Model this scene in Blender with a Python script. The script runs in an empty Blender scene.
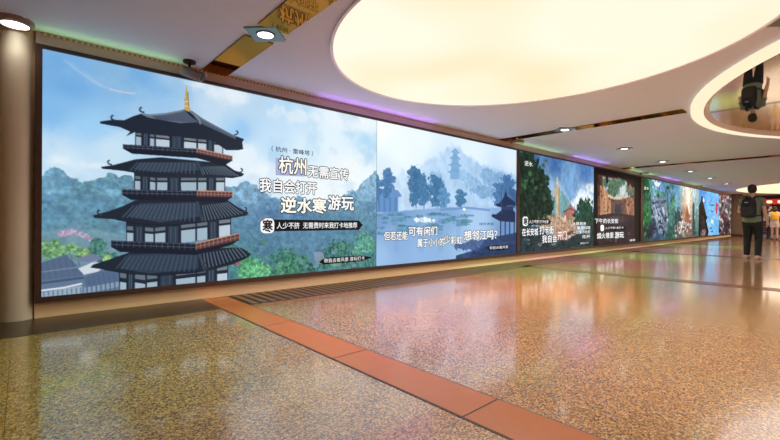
import bpy, bmesh, math, random
import numpy as np
from mathutils import Vector, Matrix

random.seed(7)
S = 0.9                      # metres per unit of camera height: every plan number below is in those units
SC = bpy.context.scene
COL = SC.collection

# ---------------------------------------------------------------- camera
F_PX, YAW, PITCH, ROLL = 412.43, 0.8412, 1e-4, 0.0049
cd = bpy.data.cameras.new('camera')
cam = bpy.data.objects.new('camera', cd)
COL.objects.link(cam)
cd.sensor_width = 36.0
cd.lens = F_PX / 780.0 * 36.0
cd.clip_end = 200
_F = Vector((math.cos(YAW), math.sin(YAW), 0))
_R = Vector((math.sin(YAW), -math.cos(YAW), 0))
_U = Vector((0, 0, 1))
F2 = _F * math.cos(PITCH) + _U * math.sin(PITCH)
U2 = _U * math.cos(PITCH) - _F * math.sin(PITCH)
R3 = _R * math.cos(ROLL) + U2 * math.sin(ROLL)
U3 = U2 * math.cos(ROLL) - _R * math.sin(ROLL)
m = Matrix((R3, U3, -F2)).transposed().to_4x4()
m.translation = Vector((0, 0, S))
cam.matrix_world = m
SC.camera = cam

# ---------------------------------------------------------------- world, exposure, large lights
SC.view_settings.view_transform = 'Standard'
SC.view_settings.look = 'None'
SC.view_settings.exposure = 0.0
SC.view_settings.gamma = 1.0
SC.view_settings.use_curve_mapping = False
w = bpy.data.worlds.new('world')
SC.world = w
w.use_nodes = True
w.node_tree.nodes['Background'].inputs[0].default_value = (0.5, 0.5, 0.6, 1)
w.node_tree.nodes['Background'].inputs[1].default_value = 0.05
SC.cycles.max_bounces = 8

DISC_POWER = 1.05             # brightness of the big round membrane
DISC_LAMP, RING_LAMP, FAR_LAMP = 95.0, 300.0, 320.0   # the lamps behind the three luminous ceilings
RING_POWER = 1.0             # luminous ring round the ceiling mirror
SEAM_FILL_POWER = 1.1             # added unseen coloured area lights under the ceiling edge
WASH_FILL_POWER = 260.0           # added coloured spots, no fittings, along the pictures
SPOT_POWER = 230.0            # recessed downlights
PICTURE_POWER = 1.0          # backlit pictures

# ---------------------------------------------------------------- helpers
def lin(c):
    c = np.asarray(c, float) / 255.0
    return np.where(c <= 0.04045, c / 12.92, ((c + 0.055) / 1.055) ** 2.4)

def rgb(r, g, b):
    return tuple(float(v) for v in lin((r, g, b))) + (1.0,)

def mat(name, color, rough=0.6, metal=0.0, spec=0.5, emit=None, power=0.0, noise=0.0, nscale=20.0, coat=0.0):
    mt = bpy.data.materials.new(name)
    mt.use_nodes = True
    nt = mt.node_tree
    b = nt.nodes['Principled BSDF']
    b.inputs['Base Color'].default_value = color
    b.inputs['Roughness'].default_value = rough
    b.inputs['Metallic'].default_value = metal
    b.inputs['Specular IOR Level'].default_value = spec
    b.inputs['Coat Weight'].default_value = coat
    if emit:
        b.inputs['Emission Color'].default_value = emit
        b.inputs['Emission Strength'].default_value = power
    if noise:
        tc = nt.nodes.new('ShaderNodeTexCoord')
        nz = nt.nodes.new('ShaderNodeTexNoise')
        nz.inputs['Scale'].default_value = nscale
        nz.inputs['Detail'].default_value = 5
        hv = nt.nodes.new('ShaderNodeMix')
        hv.data_type = 'RGBA'
        hv.inputs['A'].default_value = tuple(c * (1 - noise) for c in color[:3]) + (1,)
        hv.inputs['B'].default_value = tuple(min(1, c * (1 + noise)) for c in color[:3]) + (1,)
        nt.links.new(tc.outputs['Object'], nz.inputs['Vector'])
        nt.links.new(nz.outputs['Fac'], hv.inputs['Factor'])
        nt.links.new(hv.outputs['Result'], b.inputs['Base Color'])
    return mt

class MB:
    """collects shapes and links them as one mesh object"""
    def __init__(self):
        self.bm = bmesh.new()
    def box(self, x0, x1, y0, y1, z0, z1, bevel=0.0):
        vs = [self.bm.verts.new((x, y, z)) for x in (x0, x1) for y in (y0, y1) for z in (z0, z1)]
        idx = [(0, 1, 3, 2), (4, 6, 7, 5), (0, 4, 5, 1), (2, 3, 7, 6), (0, 2, 6, 4), (1, 5, 7, 3)]
        fs = [self.bm.faces.new([vs[i] for i in f]) for f in idx]
        if bevel:
            es = list({e for f in fs for e in f.edges})
            bmesh.ops.bevel(self.bm, geom=es, offset=bevel, segments=2, affect='EDGES')
        return self
    def quad(self, pts):
        self.bm.faces.new([self.bm.verts.new(p) for p in pts])
        return self
    def prism(self, outline, z0, z1):
        """outline: list of (x, y), extruded from z0 to z1"""
        a = [self.bm.verts.new((x, y, z0)) for x, y in outline]
        b = [self.bm.verts.new((x, y, z1)) for x, y in outline]
        n = len(a)
        self.bm.faces.new(a[::-1])
        self.bm.faces.new(b)
        for i in range(n):
            self.bm.faces.new((a[i], a[(i + 1) % n], b[(i + 1) % n], b[i]))
        return self
    def band(self, o0, o1, z0a, z0b):
        """strip between two closed outlines of equal count"""
        a = [self.bm.verts.new((x, y, z0a)) for x, y in o0]
        b = [self.bm.verts.new((x, y, z0b)) for x, y in o1]
        n = len(a)
        for i in range(n):
            self.bm.faces.new((a[i], a[(i + 1) % n], b[(i + 1) % n], b[i]))
        return self
    def loft(self, pts, radii, seg=12, up=(0, 0, 1)):
        """closed tube through pts; radii are r or (r_side, r_up)"""
        pts = [Vector(p) for p in pts]
        n = len(pts)
        rings = []
        for i, p in enumerate(pts):
            d = (pts[min(i + 1, n - 1)] - pts[max(i - 1, 0)]).normalized()
            u = Vector(up)
            if abs(d.dot(u)) > 0.95:
                u = Vector((1, 0, 0))
            sd = d.cross(u).normalized()
            uu = sd.cross(d).normalized()
            r = radii[i]
            ra, rb = (r, r) if not isinstance(r, (tuple, list)) else r
            rings.append([self.bm.verts.new(p + sd * ra * math.cos(t) + uu * rb * math.sin(t))
                          for t in [2 * math.pi * k / seg for k in range(seg)]])
        for a, b in zip(rings, rings[1:]):
            for k in range(seg):
                self.bm.faces.new((a[k], a[(k + 1) % seg], b[(k + 1) % seg], b[k]))
        for r, e, q in ((rings[0], pts[0], rings[0][::-1]), (rings[-1], pts[-1], rings[-1])):
            self.bm.faces.new(q)
        return self
    def ball(self, c, r, seg=14):
        r = (r, r, r) if not isinstance(r, (tuple, list)) else r
        mt = Matrix.Translation(c) @ Matrix.Diagonal((r[0], r[1], r[2], 1))
        bmesh.ops.create_uvsphere(self.bm, u_segments=seg, v_segments=max(6, seg * 2 // 3), radius=1, matrix=mt)
        return self
    def build(self, name, mt, parent=None, smooth=False, bevel=0.0):
        bmesh.ops.recalc_face_normals(self.bm, faces=self.bm.faces[:])
        me = bpy.data.meshes.new(name)
        self.bm.to_mesh(me)
        self.bm.free()
        o = bpy.data.objects.new(name, me)
        COL.objects.link(o)
        me.materials.append(mt)
        if smooth:
            for p in me.polygons:
                p.use_smooth = True
        if parent:
            o.parent = parent
        if bevel:
            bv = o.modifiers.new('bevel', 'BEVEL')
            bv.width = bevel
            bv.segments = 2
        return o

def tag(o, label=None, cat=None, group=None, kind=None):
    if label: o['label'] = label
    if cat: o['category'] = cat
    if group: o['group'] = group
    if kind: o['kind'] = kind
    return o

def thing(name, label, cat, loc=(0, 0, 0), rz=0.0, group=None):
    o = bpy.data.objects.new(name, None)
    COL.objects.link(o)
    o.location = loc
    o.rotation_euler = (0, 0, rz)
    return tag(o, label, cat, group)

def struct(o):
    o['kind'] = 'structure'
    return o

def dup(root, loc, label):
    r = root.copy()
    COL.objects.link(r)
    r.location = loc
    r['label'] = label
    for ch in list(root.children):
        c = ch.copy()
        COL.objects.link(c)
        c.parent = r
        for g in ch.children:
            d = g.copy()
            COL.objects.link(d)
            d.parent = c
    return r

def u(*v):
    return tuple(x * S for x in v)

def circle(cx, cy, rx, ry, n=96):
    return [((cx + rx * math.cos(2 * math.pi * i / n)) * S, (cy + ry * math.sin(2 * math.pi * i / n)) * S) for i in range(n)]

# ---------------------------------------------------------------- materials of the hall
def floor_material():
    mt = bpy.data.materials.new('speckled_polished_granite')
    mt.use_nodes = True
    nt = mt.node_tree
    b = nt.nodes['Principled BSDF']
    tc = nt.nodes.new('ShaderNodeTexCoord')
    n1 = nt.nodes.new('ShaderNodeTexVoronoi')
    n1.inputs['Scale'].default_value = 128
    n1.inputs['Randomness'].default_value = 1.0
    sp = nt.nodes.new('ShaderNodeSeparateColor')
    n4 = nt.nodes.new('ShaderNodeTexNoise')
    n4.inputs['Scale'].default_value = 280
    n4.inputs['Detail'].default_value = 2
    av = nt.nodes.new('ShaderNodeMix')
    av.inputs['Factor'].default_value = 0.4
    nt.links.new(tc.outputs['Object'], n4.inputs['Vector'])
    nt.links.new(n1.outputs['Color'], sp.inputs['Color'])
    nt.links.new(sp.outputs['Red'], av.inputs['A'])
    nt.links.new(n4.outputs['Fac'], av.inputs['B'])
    r1 = nt.nodes.new('ShaderNodeValToRGB')
    e = r1.color_ramp.elements
    e[0].position = 0.20; e[0].color = rgb(96, 72, 52)
    e[1].position = 0.82; e[1].color = rgb(222, 180, 124)
    k = e.new(0.36); k.color = rgb(146, 102, 60)
    k = e.new(0.58); k.color = rgb(188, 134, 76)
    n2 = nt.nodes.new('ShaderNodeTexNoise')
    n2.inputs['Scale'].default_value = 1.3
    n2.inputs['Detail'].default_value = 4
    mx = nt.nodes.new('ShaderNodeMix')
    mx.data_type = 'RGBA'
    mx.blend_type = 'MULTIPLY'
    mx.inputs['Factor'].default_value = 0.2
    nt.links.new(tc.outputs['Object'], n1.inputs['Vector'])
    nt.links.new(tc.outputs['Object'], n2.inputs['Vector'])
    nt.links.new(av.outputs['Result'], r1.inputs['Fac'])
    nt.links.new(r1.outputs['Color'], mx.inputs['A'])
    nt.links.new(n2.outputs['Color'], mx.inputs['B'])
    # hairline joints between the large slabs
    br = nt.nodes.new('ShaderNodeTexBrick')
    br.offset = 0
    br.inputs['Scale'].default_value = 1.0
    br.inputs['Brick Width'].default_value = 1.05
    br.inputs['Row Height'].default_value = 1.05
    br.inputs['Mortar Size'].default_value = 0.0022
    br.inputs['Color1'].default_value = br.inputs['Color2'].default_value = (1, 1, 1, 1)
    br.inputs['Mortar'].default_value = (0.45, 0.4, 0.35, 1)
    mp = nt.nodes.new('ShaderNodeMapping')
    mp.inputs['Location'].default_value = (0.05, -0.12, 0)
    nt.links.new(tc.outputs['Object'], mp.inputs['Vector'])
    nt.links.new(mp.outputs['Vector'], br.inputs['Vector'])
    m2 = nt.nodes.new('ShaderNodeMix')
    m2.data_type = 'RGBA'
    m2.blend_type = 'MULTIPLY'
    m2.inputs['Factor'].default_value = 1.0
    nt.links.new(mx.outputs['Result'], m2.inputs['A'])
    nt.links.new(br.outputs['Color'], m2.inputs['B'])
    nt.links.new(m2.outputs['Result'], b.inputs['Base Color'])
    b.inputs['Roughness'].default_value = 0.2
    b.inputs['Specular IOR Level'].default_value = 0.6
    b.inputs['Coat Weight'].default_value = 0.8
    b.inputs['Coat Roughness'].default_value = 0.1
    b.inputs['Coat IOR'].default_value = 1.7
    return mt

M = {}
M['floor'] = floor_material()
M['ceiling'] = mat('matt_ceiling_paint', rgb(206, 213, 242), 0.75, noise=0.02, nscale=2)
M['wall'] = mat('beige_wall_panel', rgb(238, 200, 152), 0.5, noise=0.03, nscale=3)
M['band'] = mat('taupe_trim_panel', rgb(206, 188, 188), 0.5, noise=0.03, nscale=3)
M['column'] = mat('cream_column_paint', rgb(200, 182, 160), 0.55, noise=0.03, nscale=3)
M['orange_stone'] = mat('orange_brown_stone', rgb(178, 98, 40), 0.24, noise=0.08, nscale=14)
M['brown_stone'] = mat('brown_band_stone', rgb(122, 74, 46), 0.24, noise=0.2, nscale=14)
M['dark_stone'] = mat('dark_brown_granite', rgb(66, 48, 35), 0.3, noise=0.45, nscale=110)
M['groove'] = mat('dark_groove', rgb(38, 26, 20), 0.5)
M['frame'] = mat('brown_metal_frame', rgb(74, 52, 46), 0.4, 0.2)
M['case'] = mat('dark_lightbox_case', rgb(36, 30, 32), 0.5)
M['bronze'] = mat('bronze_mirror', rgb(116, 64, 12), 0.05, 1.0)
_nt = M['bronze'].node_tree
_gl = _nt.nodes.new('ShaderNodeBsdfAnisotropic')
_gl.inputs['Color'].default_value = rgb(158, 108, 48)
_gl.inputs['Roughness'].default_value = 0.04
_nt.links.new(_gl.outputs[0], _nt.nodes['Material Output'].inputs['Surface'])
M['mirror'] = mat('clear_mirror', rgb(232, 222, 212), 0.02, 1.0)
M['rim'] = mat('lilac_painted_rim', rgb(236, 230, 248), 0.4)
M['disc'] = mat('warm_luminous_membrane', rgb(40, 38, 34), 0.6, emit=(1.0, 0.885, 0.69, 1), power=DISC_POWER)
_nt = M['disc'].node_tree
_tc = _nt.nodes.new('ShaderNodeTexCoord')
_nz = _nt.nodes.new('ShaderNodeTexNoise')
_nz.inputs['Scale'].default_value = 0.55
_nz.inputs['Detail'].default_value = 1
_rp = _nt.nodes.new('ShaderNodeValToRGB')
_rp.color_ramp.elements[0].position = 0.36
_rp.color_ramp.elements[0].color = (0.97, 0.80, 0.53, 1)
_rp.color_ramp.elements[1].position = 0.6
_rp.color_ramp.elements[1].color = (1.0, 0.91, 0.73, 1)
_nt.links.new(_tc.outputs['Object'], _nz.inputs['Vector'])
_nt.links.new(_nz.outputs['Fac'], _rp.inputs['Fac'])
_nt.links.new(_rp.outputs['Color'], _nt.nodes['Principled BSDF'].inputs['Emission Color'])
M['ring'] = mat('warm_luminous_ring', rgb(40, 38, 34), 0.6, emit=rgb(255, 240, 204), power=RING_POWER)
M['far_disc'] = mat('far_luminous_membrane', rgb(255, 238, 205), 0.6, emit=rgb(255, 236, 190), power=1.1)
M['lamp'] = mat('cool_lamp_lens', rgb(245, 250, 250), 0.4, emit=(0.93, 1.0, 0.98, 1), power=5.0)
M['led'] = mat('led_dot_strip', rgb(220, 200, 185), 0.4)
_nt = M['led'].node_tree
_tc = _nt.nodes.new('ShaderNodeTexCoord')
_wv = _nt.nodes.new('ShaderNodeTexWave')
_wv.inputs['Scale'].default_value = 7.0
_rp = _nt.nodes.new('ShaderNodeValToRGB')
_rp.color_ramp.elements[0].position = 0.45
_rp.color_ramp.elements[0].color = rgb(150, 128, 120)
_rp.color_ramp.elements[1].position = 0.6
_rp.color_ramp.elements[1].color = rgb(216, 196, 184)
_nt.links.new(_tc.outputs['Object'], _wv.inputs['Vector'])
_nt.links.new(_wv.outputs['Fac'], _rp.inputs['Fac'])
_nt.links.new(_rp.outputs['Color'], _nt.nodes['Principled BSDF'].inputs['Base Color'])
M['steel'] = mat('grey_green_steel', rgb(108, 124, 116), 0.3, 0.7)
M['taupe_metal'] = mat('taupe_lamp_ring', rgb(150, 122, 112), 0.4, 0.3)
M['cctv'] = mat('grey_camera_housing', rgb(142, 122, 122), 0.4, 0.1)
M['black'] = mat('black_plastic', rgb(20, 18, 20), 0.4)

# ---------------------------------------------------------------- the hall
D = 5.414                    # distance of the picture wall
ZC = 2.86                    # ceiling height
XA, XB, YB = -3.2, 46.0, -10.5

struct(MB().box(XA * S, XB * S, YB * S, (D + 0.9) * S, -0.12, 0).build('floor', M['floor']))
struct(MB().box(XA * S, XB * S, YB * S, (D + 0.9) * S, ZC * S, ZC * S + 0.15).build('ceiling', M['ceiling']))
# picture wall: a low plinth band, the wall behind the boxes and the band above
wl = MB()
wl.box(0.10 * S, XB * S, D * S, (D + 0.3) * S, 0, ZC * S)
struct(wl.build('wall_left', M['wall']))
struct(MB().box(0.10 * S, 35.7 * S, (D - 0.012) * S, D * S - 0.0005, 2.735 * S, (ZC - 0.002) * S).build('trim_1', M['band']))
struct(MB().box(XA * S, 0.0 * S, (D + 0.5) * S, (D + 0.8) * S, 0, ZC * S).build('wall_corner', M['column']))
struct(MB().box((XA - 0.2) * S, XA * S, YB * S, (D + 0.9) * S, 0, ZC * S).build('wall_back', M['wall']))
struct(MB().box(XA * S, XB * S, (YB - 0.2) * S, YB * S, 0, ZC * S).build('wall_right', M['wall']))
struct(MB().box(XB * S, (XB + 0.2) * S, YB * S, (D + 0.9) * S, 0, ZC * S).build('wall_end', M['case']))

# round column at the near end of the picture wall
cb = MB()
cb.prism(circle(-0.035, D + 0.085, 0.142, 0.142, 48), 0.0, ZC * S)
tag(cb.build('round_column', M['column'], smooth=False), 'cream round column at the near end of the picture wall', 'column')

# square pillar at the far end of the picture wall
pl = thing('stone_pillar', 'grey brown square pillar at the far end of the picture wall', 'column', u(35.95, D - 0.30, 0))
M['pillar'] = mat('brown_stone_pillar', rgb(128, 104, 88), 0.5, noise=0.2, nscale=4)
MB().box(-0.2 * S, 0.25 * S, -0.27 * S, 0.29 * S, 0, ZC * S - 0.002).build('shaft', M['pillar'], pl)
MB().box(-0.23 * S, 0.28 * S, -0.30 * S, 0.29 * S, 0, 0.14).build('plinth', M['dark_stone'], pl)

# dotted LED strip in the seam between wall and ceiling
ls = MB()
ls.box(0.14 * S, 35 * S, (D - 0.03) * S, (D - 0.0125) * S, (ZC - 0.022) * S, (ZC - 0.006) * S)
led = ls.build('led_strip', M['led'])
tag(led, 'dotted strip of tiny lamps in the seam above the pictures', 'light strip')

# floor bands
def flat_band(name, x0, x1, y0, y1, mt, h=0.003):
    return struct(MB().box(x0 * S, x1 * S, y0 * S, y1 * S, 0.0002, h).build(name, mt))

EDGE_Y = 4.68
flat_band('trim_2', -0.9, 1.675, EDGE_Y, D - 0.004, M['dark_stone'])
gap = 0.012
tn = 3
strip_x = [(1.675, 1.985, D - 0.004), (8.13, 8.46, EDGE_Y), (14.95, 15.3, EDGE_Y), (22.0, 22.35, EDGE_Y), (28.9, 29.25, EDGE_Y)]
for x0, x1, ytop in strip_x:
    b = MB()
    y = 1.31 + 1.17 * 3
    y1 = ytop
    while y > -9:
        b.box(x0 * S, x1 * S, (y + gap / 2) * S, (y1 - gap / 2) * S, 0.0002, 0.0035)
        y1, y = y, y - 1.17
    struct(b.build('trim_%d' % tn, M['orange_stone'] if x0 < 3 else M['brown_stone']))
    flat_band('trim_%d' % (tn + 1), x0 - 0.012, x1 + 0.012, -9, ytop, M['groove'], 0.0022)
    tn += 2

# ribbed stone border between the first cross band and the far end
flat_band('trim_%d' % tn, 1.999, 35.5, EDGE_Y, D - 0.004, M['groove'], 0.0015)
tn += 1
b = MB()
x = 2.05
while x < 35.4:
    b.box(x * S, (x + 0.066) * S, (EDGE_Y + 0.02) * S, (D - 0.03) * S, 0.0008, 0.0035)
    x += 0.122
struct(b.build('trim_%d' % tn, mat('tan_ribbed_stone', rgb(124, 94, 64), 0.4, noise=0.3, nscale=60)))
tn += 1

# ---------------------------------------------------------------- ceiling mirrors, luminous discs, lamps
def mirror_band(x0, x1, pieces, label):
    t = thing('ceiling_mirror_strip', label, 'mirror', u((x0 + x1) / 2, pieces[0][0], ZC), group='bronze mirror strips across the ceiling')
    hw = (x1 - x0) / 2 * S
    for a, c in pieces:
        MB().box(-hw, hw, (min(a, c) - pieces[0][0]) * S + 0.003, (max(a, c) - pieces[0][0]) * S - 0.003, -0.012, -0.001).build('mirror_panel', M['bronze'], t)
        for q in (0.15, 0.85):
            yy = (a + (c - a) * q - pieces[0][0]) * S
            for sx in (-1, 1):
                pass
    return t

mirror_band(1.665, 1.975, [(5.40, 4.95), (4.95, 4.06), (3.76, 2.6), (2.6, 1.3), (1.3, 0.0), (0.0, -1.3)], 'bronze mirror strip across the ceiling nearest the round column')
mirror_band(8.13, 8.42, [(5.40, 4.02), (3.72, 2.9), (2.9, 1.86)], 'bronze mirror strip across the ceiling ending at the luminous ring')
mirror_band(15.6, 15.95, [(5.40, 4.4), (4.4, 3.0), (3.0, 1.6), (1.6, 0.2), (0.2, -1.2), (-1.2, -2.6)], 'bronze mirror strip across the ceiling farthest along the hall')

def membrane(name, label, cx, cy, rx, ry, mt, drop):
    t = thing(name, label, 'ceiling light', u(cx, cy, ZC))
    o = circle(0, 0, rx, ry, 128)
    i = circle(0, 0, rx - 0.012, ry - 0.012, 128)
    o2 = circle(0, 0, rx + 0.025, ry + 0.025, 128)
    MB().prism(i, -drop, -0.001).build('luminous_panel', mt, t)
    r = MB()
    r.band(o, o2, -drop - 0.006, -drop - 0.006).band(o2, o2, -drop - 0.006, -0.0005).band(o, o, -drop - 0.006, -0.0005)
    r.build('rim', M['rim'], t)
    return t

rg = thing('ring_ceiling_light', 'luminous ring in the ceiling around a big round mirror', 'ceiling light', u(9.61 * 0.968, -3.465 * 0.968, ZC))
RK = 0.968
RC = 5.235 * RK
RZ = -0.054
oc = circle(0.025, -0.015, 5.434 * RK, 5.434 * RK, 160)
ic = circle(0, 0, RC, RC, 160)
ic2 = circle(0, 0, RC - 0.075, RC - 0.075, 160)
MB().band(oc, ic, RZ, RZ).band(oc, oc, RZ, -0.0005).build('luminous_ring', M['ring'], rg)
MB().band(ic, ic2, RZ, -0.004).band(ic2, ic2, -0.004, -0.001).band(ic, ic, RZ, -0.001).build('rim', M['rim'], rg)
MB().prism(ic2, -0.004, -0.001).build('mirror', M['mirror'], rg)

def inner_lamp(parent, rx, ry, power, color):
    """the tubes of a luminous ceiling, as one broad soft lamp at the membrane"""
    l = bpy.data.lights.new('membrane_light', 'AREA')
    l.shape = 'ELLIPSE'
    l.size, l.size_y = 2 * rx * S, 2 * ry * S
    l.energy = power
    l.color = color
    o = bpy.data.objects.new('membrane_light', l)
    COL.objects.link(o)
    o.parent = parent
    o.location = (0, 0, -0.062)
    return o

def spot(parent, power, color, size=0.05, angle=120):
    l = bpy.data.lights.new('lamp_light', 'SPOT')
    l.energy = power
    l.color = color
    l.shadow_soft_size = size
    l.spot_size = math.radians(angle)
    l.spot_blend = 0.6
    o = bpy.data.objects.new('lamp_light', l)
    COL.objects.link(o)
    o.parent = parent
    o.location = (0, 0, -0.05)
    return o

md = membrane('round_ceiling_light', 'huge warm luminous disc in the ceiling, in front of the ring mirror', 4.075, 2.387, 1.985, 2.24, M['disc'], 0.012)
mf = membrane('round_ceiling_light', 'distant flat luminous disc in the ceiling behind the walking person', 32.3, -2.6, 7.2, 7.2, M['far_disc'], 0.012)
inner_lamp(md, 1.9, 2.15, DISC_LAMP, (1.0, 0.95, 0.93))
inner_lamp(mf, 6.9, 6.9, FAR_LAMP, (1.0, 0.95, 0.93))
inner_lamp(rg, 4.9, 4.9, RING_LAMP, (1.0, 0.95, 0.93))

def downlight(label, x, y, square):
    t = thing('downlight', label, 'downlight', u(x, y, ZC), group='square recessed downlights in a row')
    hs = 0.155 * S
    if square:
        hd = 0.222 * S
        MB().prism([(hd, 0), (0, hd), (-hd, 0), (0, -hd)], -0.014, -0.001).build('square_plate', M['steel'], t)
    else:
        hd = 0.2 * S
        MB().prism([(hd, 0), (0, hd), (-hd, 0), (0, -hd)], -0.012, -0.001).build('square_plate', M['steel'], t)
    c = circle(0, 0, 0.076, 0.076, 32)
    o = circle(0, 0, 0.092, 0.092, 32)
    MB().band(o, c, -0.022, -0.018).band(o, o, -0.022, -0.012).build('bezel', M['cctv'], t, True)
    MB().prism(c, -0.018, -0.012).build('lens', M['lamp'], t)
    spot(t, SPOT_POWER * (0.25 if x < 3 else 0.85), (1.0, 0.92, 0.84))
    return t

DL = [(1.815, 3.91, 'square downlight in the gap of the nearest bronze mirror strip', True),
      (8.20, 3.87, 'square downlight in the gap of the mirror strip before the luminous ring', True),
      (11.45, 3.86, 'first square downlight past the mirror strip that ends at the luminous ring', False),
      (14.8, 3.9, 'square downlight just before the farthest mirror strip', False),
      (18.35, 3.95, 'first square downlight past the farthest mirror strip', False),
      (21.8, 4.0, 'second square downlight past the farthest mirror strip', False),
      (25.6, 4.05, 'square downlight farthest along the ceiling, nearest the far disc', False),
      (5.24, 0.33, 'downlight beside the huge luminous disc at the edge of the view', True)]
for x, y, lb, sq in DL:
    downlight(lb, x, y, sq)

def wall_lamp(label, x, y):
    t = thing('surface_downlight', label, 'downlight', u(x, y, ZC), group='round surface downlights beside the picture wall')
    o = circle(0, 0, 0.142, 0.142, 40)
    i = circle(0, 0, 0.104, 0.104, 40)
    MB().band(o, o, -0.045, -0.0005).band(o, i, -0.045, -0.05).band(i, i, -0.05, -0.035).build('housing', M['taupe_metal'], t, True)
    MB().prism(i, -0.044, -0.03).build('lens', M['lamp'], t)
    s = spot(t, 4.0, (0.95, 1.0, 0.9), 0.1, 150)
    s.location = (0, 0, -0.07)
    return t

wall_lamp('round lit downlight on the ceiling in front of the cream column', -0.05, 5.225)
M['dim'] = mat('dim_lamp_lens', rgb(190, 140, 105), 0.4)
def dim_lamp(label, x, y):
    t = thing('surface_downlight', label, 'downlight', u(x, y, ZC), group='round surface downlights beside the picture wall')
    o = circle(0, 0, 0.15, 0.15, 40)
    i = circle(0, 0, 0.12, 0.12, 40)
    MB().band(o, o, -0.045, -0.0005).band(o, i, -0.045, -0.05).band(i, i, -0.05, -0.035).build('housing', M['taupe_metal'], t, True)
    MB().prism(i, -0.044, -0.03).build('lens', M['dim'], t)
dim_lamp('round unlit downlight above the post between lake and stone tower pictures', 8.62, 5.2)
dim_lamp('round unlit downlight above the corner between courtyard and ivy pictures', 17.75, 5.28)
dim_lamp('round unlit downlight above the sunbeam picture, farthest from the column', 26.2, 5.28)

# added unseen area lights that tint the ceiling edge green and violet
seam_fill = [(0.75, 1.3, (0.5, 1.0, 0.35), .6), (4.6, 2.6, (0.62, 0.25, 1.0), 1.8), (9.9, 2.2, (0.4, 1.0, 0.45), 1.0),
        (13.0, 2.6, (0.5, 0.25, 1.0), 1.9), (17.6, 2.6, (0.35, 1.0, 0.4), 1.3), (21.2, 2.8, (0.6, 0.3, 1.0), 1.9), (25.5, 3.4, (0.4, 1.0, 0.4), 1.2)]
for i, (x, ln, c, k) in enumerate(seam_fill):
    l = bpy.data.lights.new('seam_fill_light', 'AREA')
    l.shape = 'RECTANGLE'
    l.size = ln * S
    l.size_y = 0.03
    l.energy = SEAM_FILL_POWER * k
    l.color = c
    o = bpy.data.objects.new('seam_fill_light', l)
    COL.objects.link(o)
    o.location = u(x, D - 0.08, ZC - 0.12)
    o.rotation_euler = Vector((0, -0.8, 0.6)).to_track_quat('-Z', 'Y').to_euler()

# added spots without fittings, tinting the floor along the pictures green, violet and amber
wash_fill = [(0.7, 3.6, (0.25, 1.0, 0.28), .55), (3.0, 3.3, (0.6, 0.25, 1.0), 1.5), (5.6, 3.3, (1.0, 0.58, 0.15), 2.2), (7.9, 4.0, (0.3, 1.0, 0.35), 2.2), (10.4, 4.0, (0.55, 0.25, 1.0), 2.2),
        (13.2, 4.2, (0.3, 1.0, 0.4), 3.2), (17.0, 4.2, (0.55, 0.3, 1.0), 2.0), (20.6, 4.2, (0.3, 1.0, 0.45), 3.0)]
for x, y, c, k in wash_fill:
    l = bpy.data.lights.new('wash_fill_light', 'SPOT')
    l.energy = WASH_FILL_POWER * k
    l.color = c
    l.shadow_soft_size = 0.06
    l.spot_size = math.radians(82)
    l.spot_blend = 1.0
    o = bpy.data.objects.new('wash_fill_light', l)
    COL.objects.link(o)
    o.location = u(x, min(y, 3.8), ZC - 0.03)

# bullet security camera under the ceiling
cc = thing('security_camera', 'grey bullet security camera on the ceiling above the pagoda picture', 'camera', u(1.47, 5.20, ZC))
MB().prism(circle(0, 0, 0.07, 0.07, 24), -0.02, -0.0005).build('mount_plate', M['black'], cc)
MB().loft([(0, 0, -0.015), (0, 0, -0.06), (0.005, -0.0, -0.10)], [0.016, 0.013, 0.018], 12).build('bracket', M['black'], cc, True)
body = MB()
dv = Vector((0.62, -0.55, -0.30)).normalized()
c0 = Vector((-0.055, 0.045, -0.10))
body.loft([c0, c0 + dv * 0.01, c0 + dv * 0.215, c0 + dv * 0.225], [0.04, 0.049, 0.049, 0.044], 16)
body.build('housing', M['cctv'], cc, True)
MB().loft([c0 + dv * 0.222, c0 + dv * 0.235], [0.040, 0.037], 16).build('lens', M['black'], cc)
vs = MB()
vs.loft([c0 + dv * 0.02 + Vector((0, 0, 0.047)), c0 + dv * 0.27 + Vector((0, 0, 0.047))], [(0.05, 0.008), (0.05, 0.008)], 12)
vs.build('sun_shield', M['cctv'], cc)
# ---------------------------------------------------------------- the backlit pictures
PY = D - 0.034               # plane of the prints

def on_wall(px, py):
    """where the sight line through a point of the photo meets the picture wall: (along, up)"""
    d = F2 + R3 * ((px - 390) / F_PX) + U3 * ((220 - py) / F_PX)
    t = PY / d.y
    return d.x * t, d.z * t + 1.0

def vnoise(h, w_, cell, seed):
    r = np.random.RandomState(seed)
    gh, gw = int(h / cell) + 3, int(w_ / cell) + 3
    g = r.rand(gh, gw)
    yy = np.arange(h) / cell
    xx = np.arange(w_) / cell
    y0, x0 = yy.astype(int), xx.astype(int)
    fy, fx = yy - y0, xx - x0
    fy, fx = fy * fy * (3 - 2 * fy), fx * fx * (3 - 2 * fx)
    a, b_ = g[np.ix_(y0, x0)], g[np.ix_(y0, x0 + 1)]
    c, d_ = g[np.ix_(y0 + 1, x0)], g[np.ix_(y0 + 1, x0 + 1)]
    return (a * (1 - fx) + b_ * fx) * (1 - fy[:, None]) + (c * (1 - fx) + d_ * fx) * fy[:, None]

def fbm(h, w_, cell, seed, octv=4):
    s, a, tot = np.zeros((h, w_)), 1.0, 0.0
    for k in range(octv):
        if cell < 1.2: break
        s += a * vnoise(h, w_, cell, seed + k)
        tot += a
        a *= 0.55
        cell /= 2
    return s / tot

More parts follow.
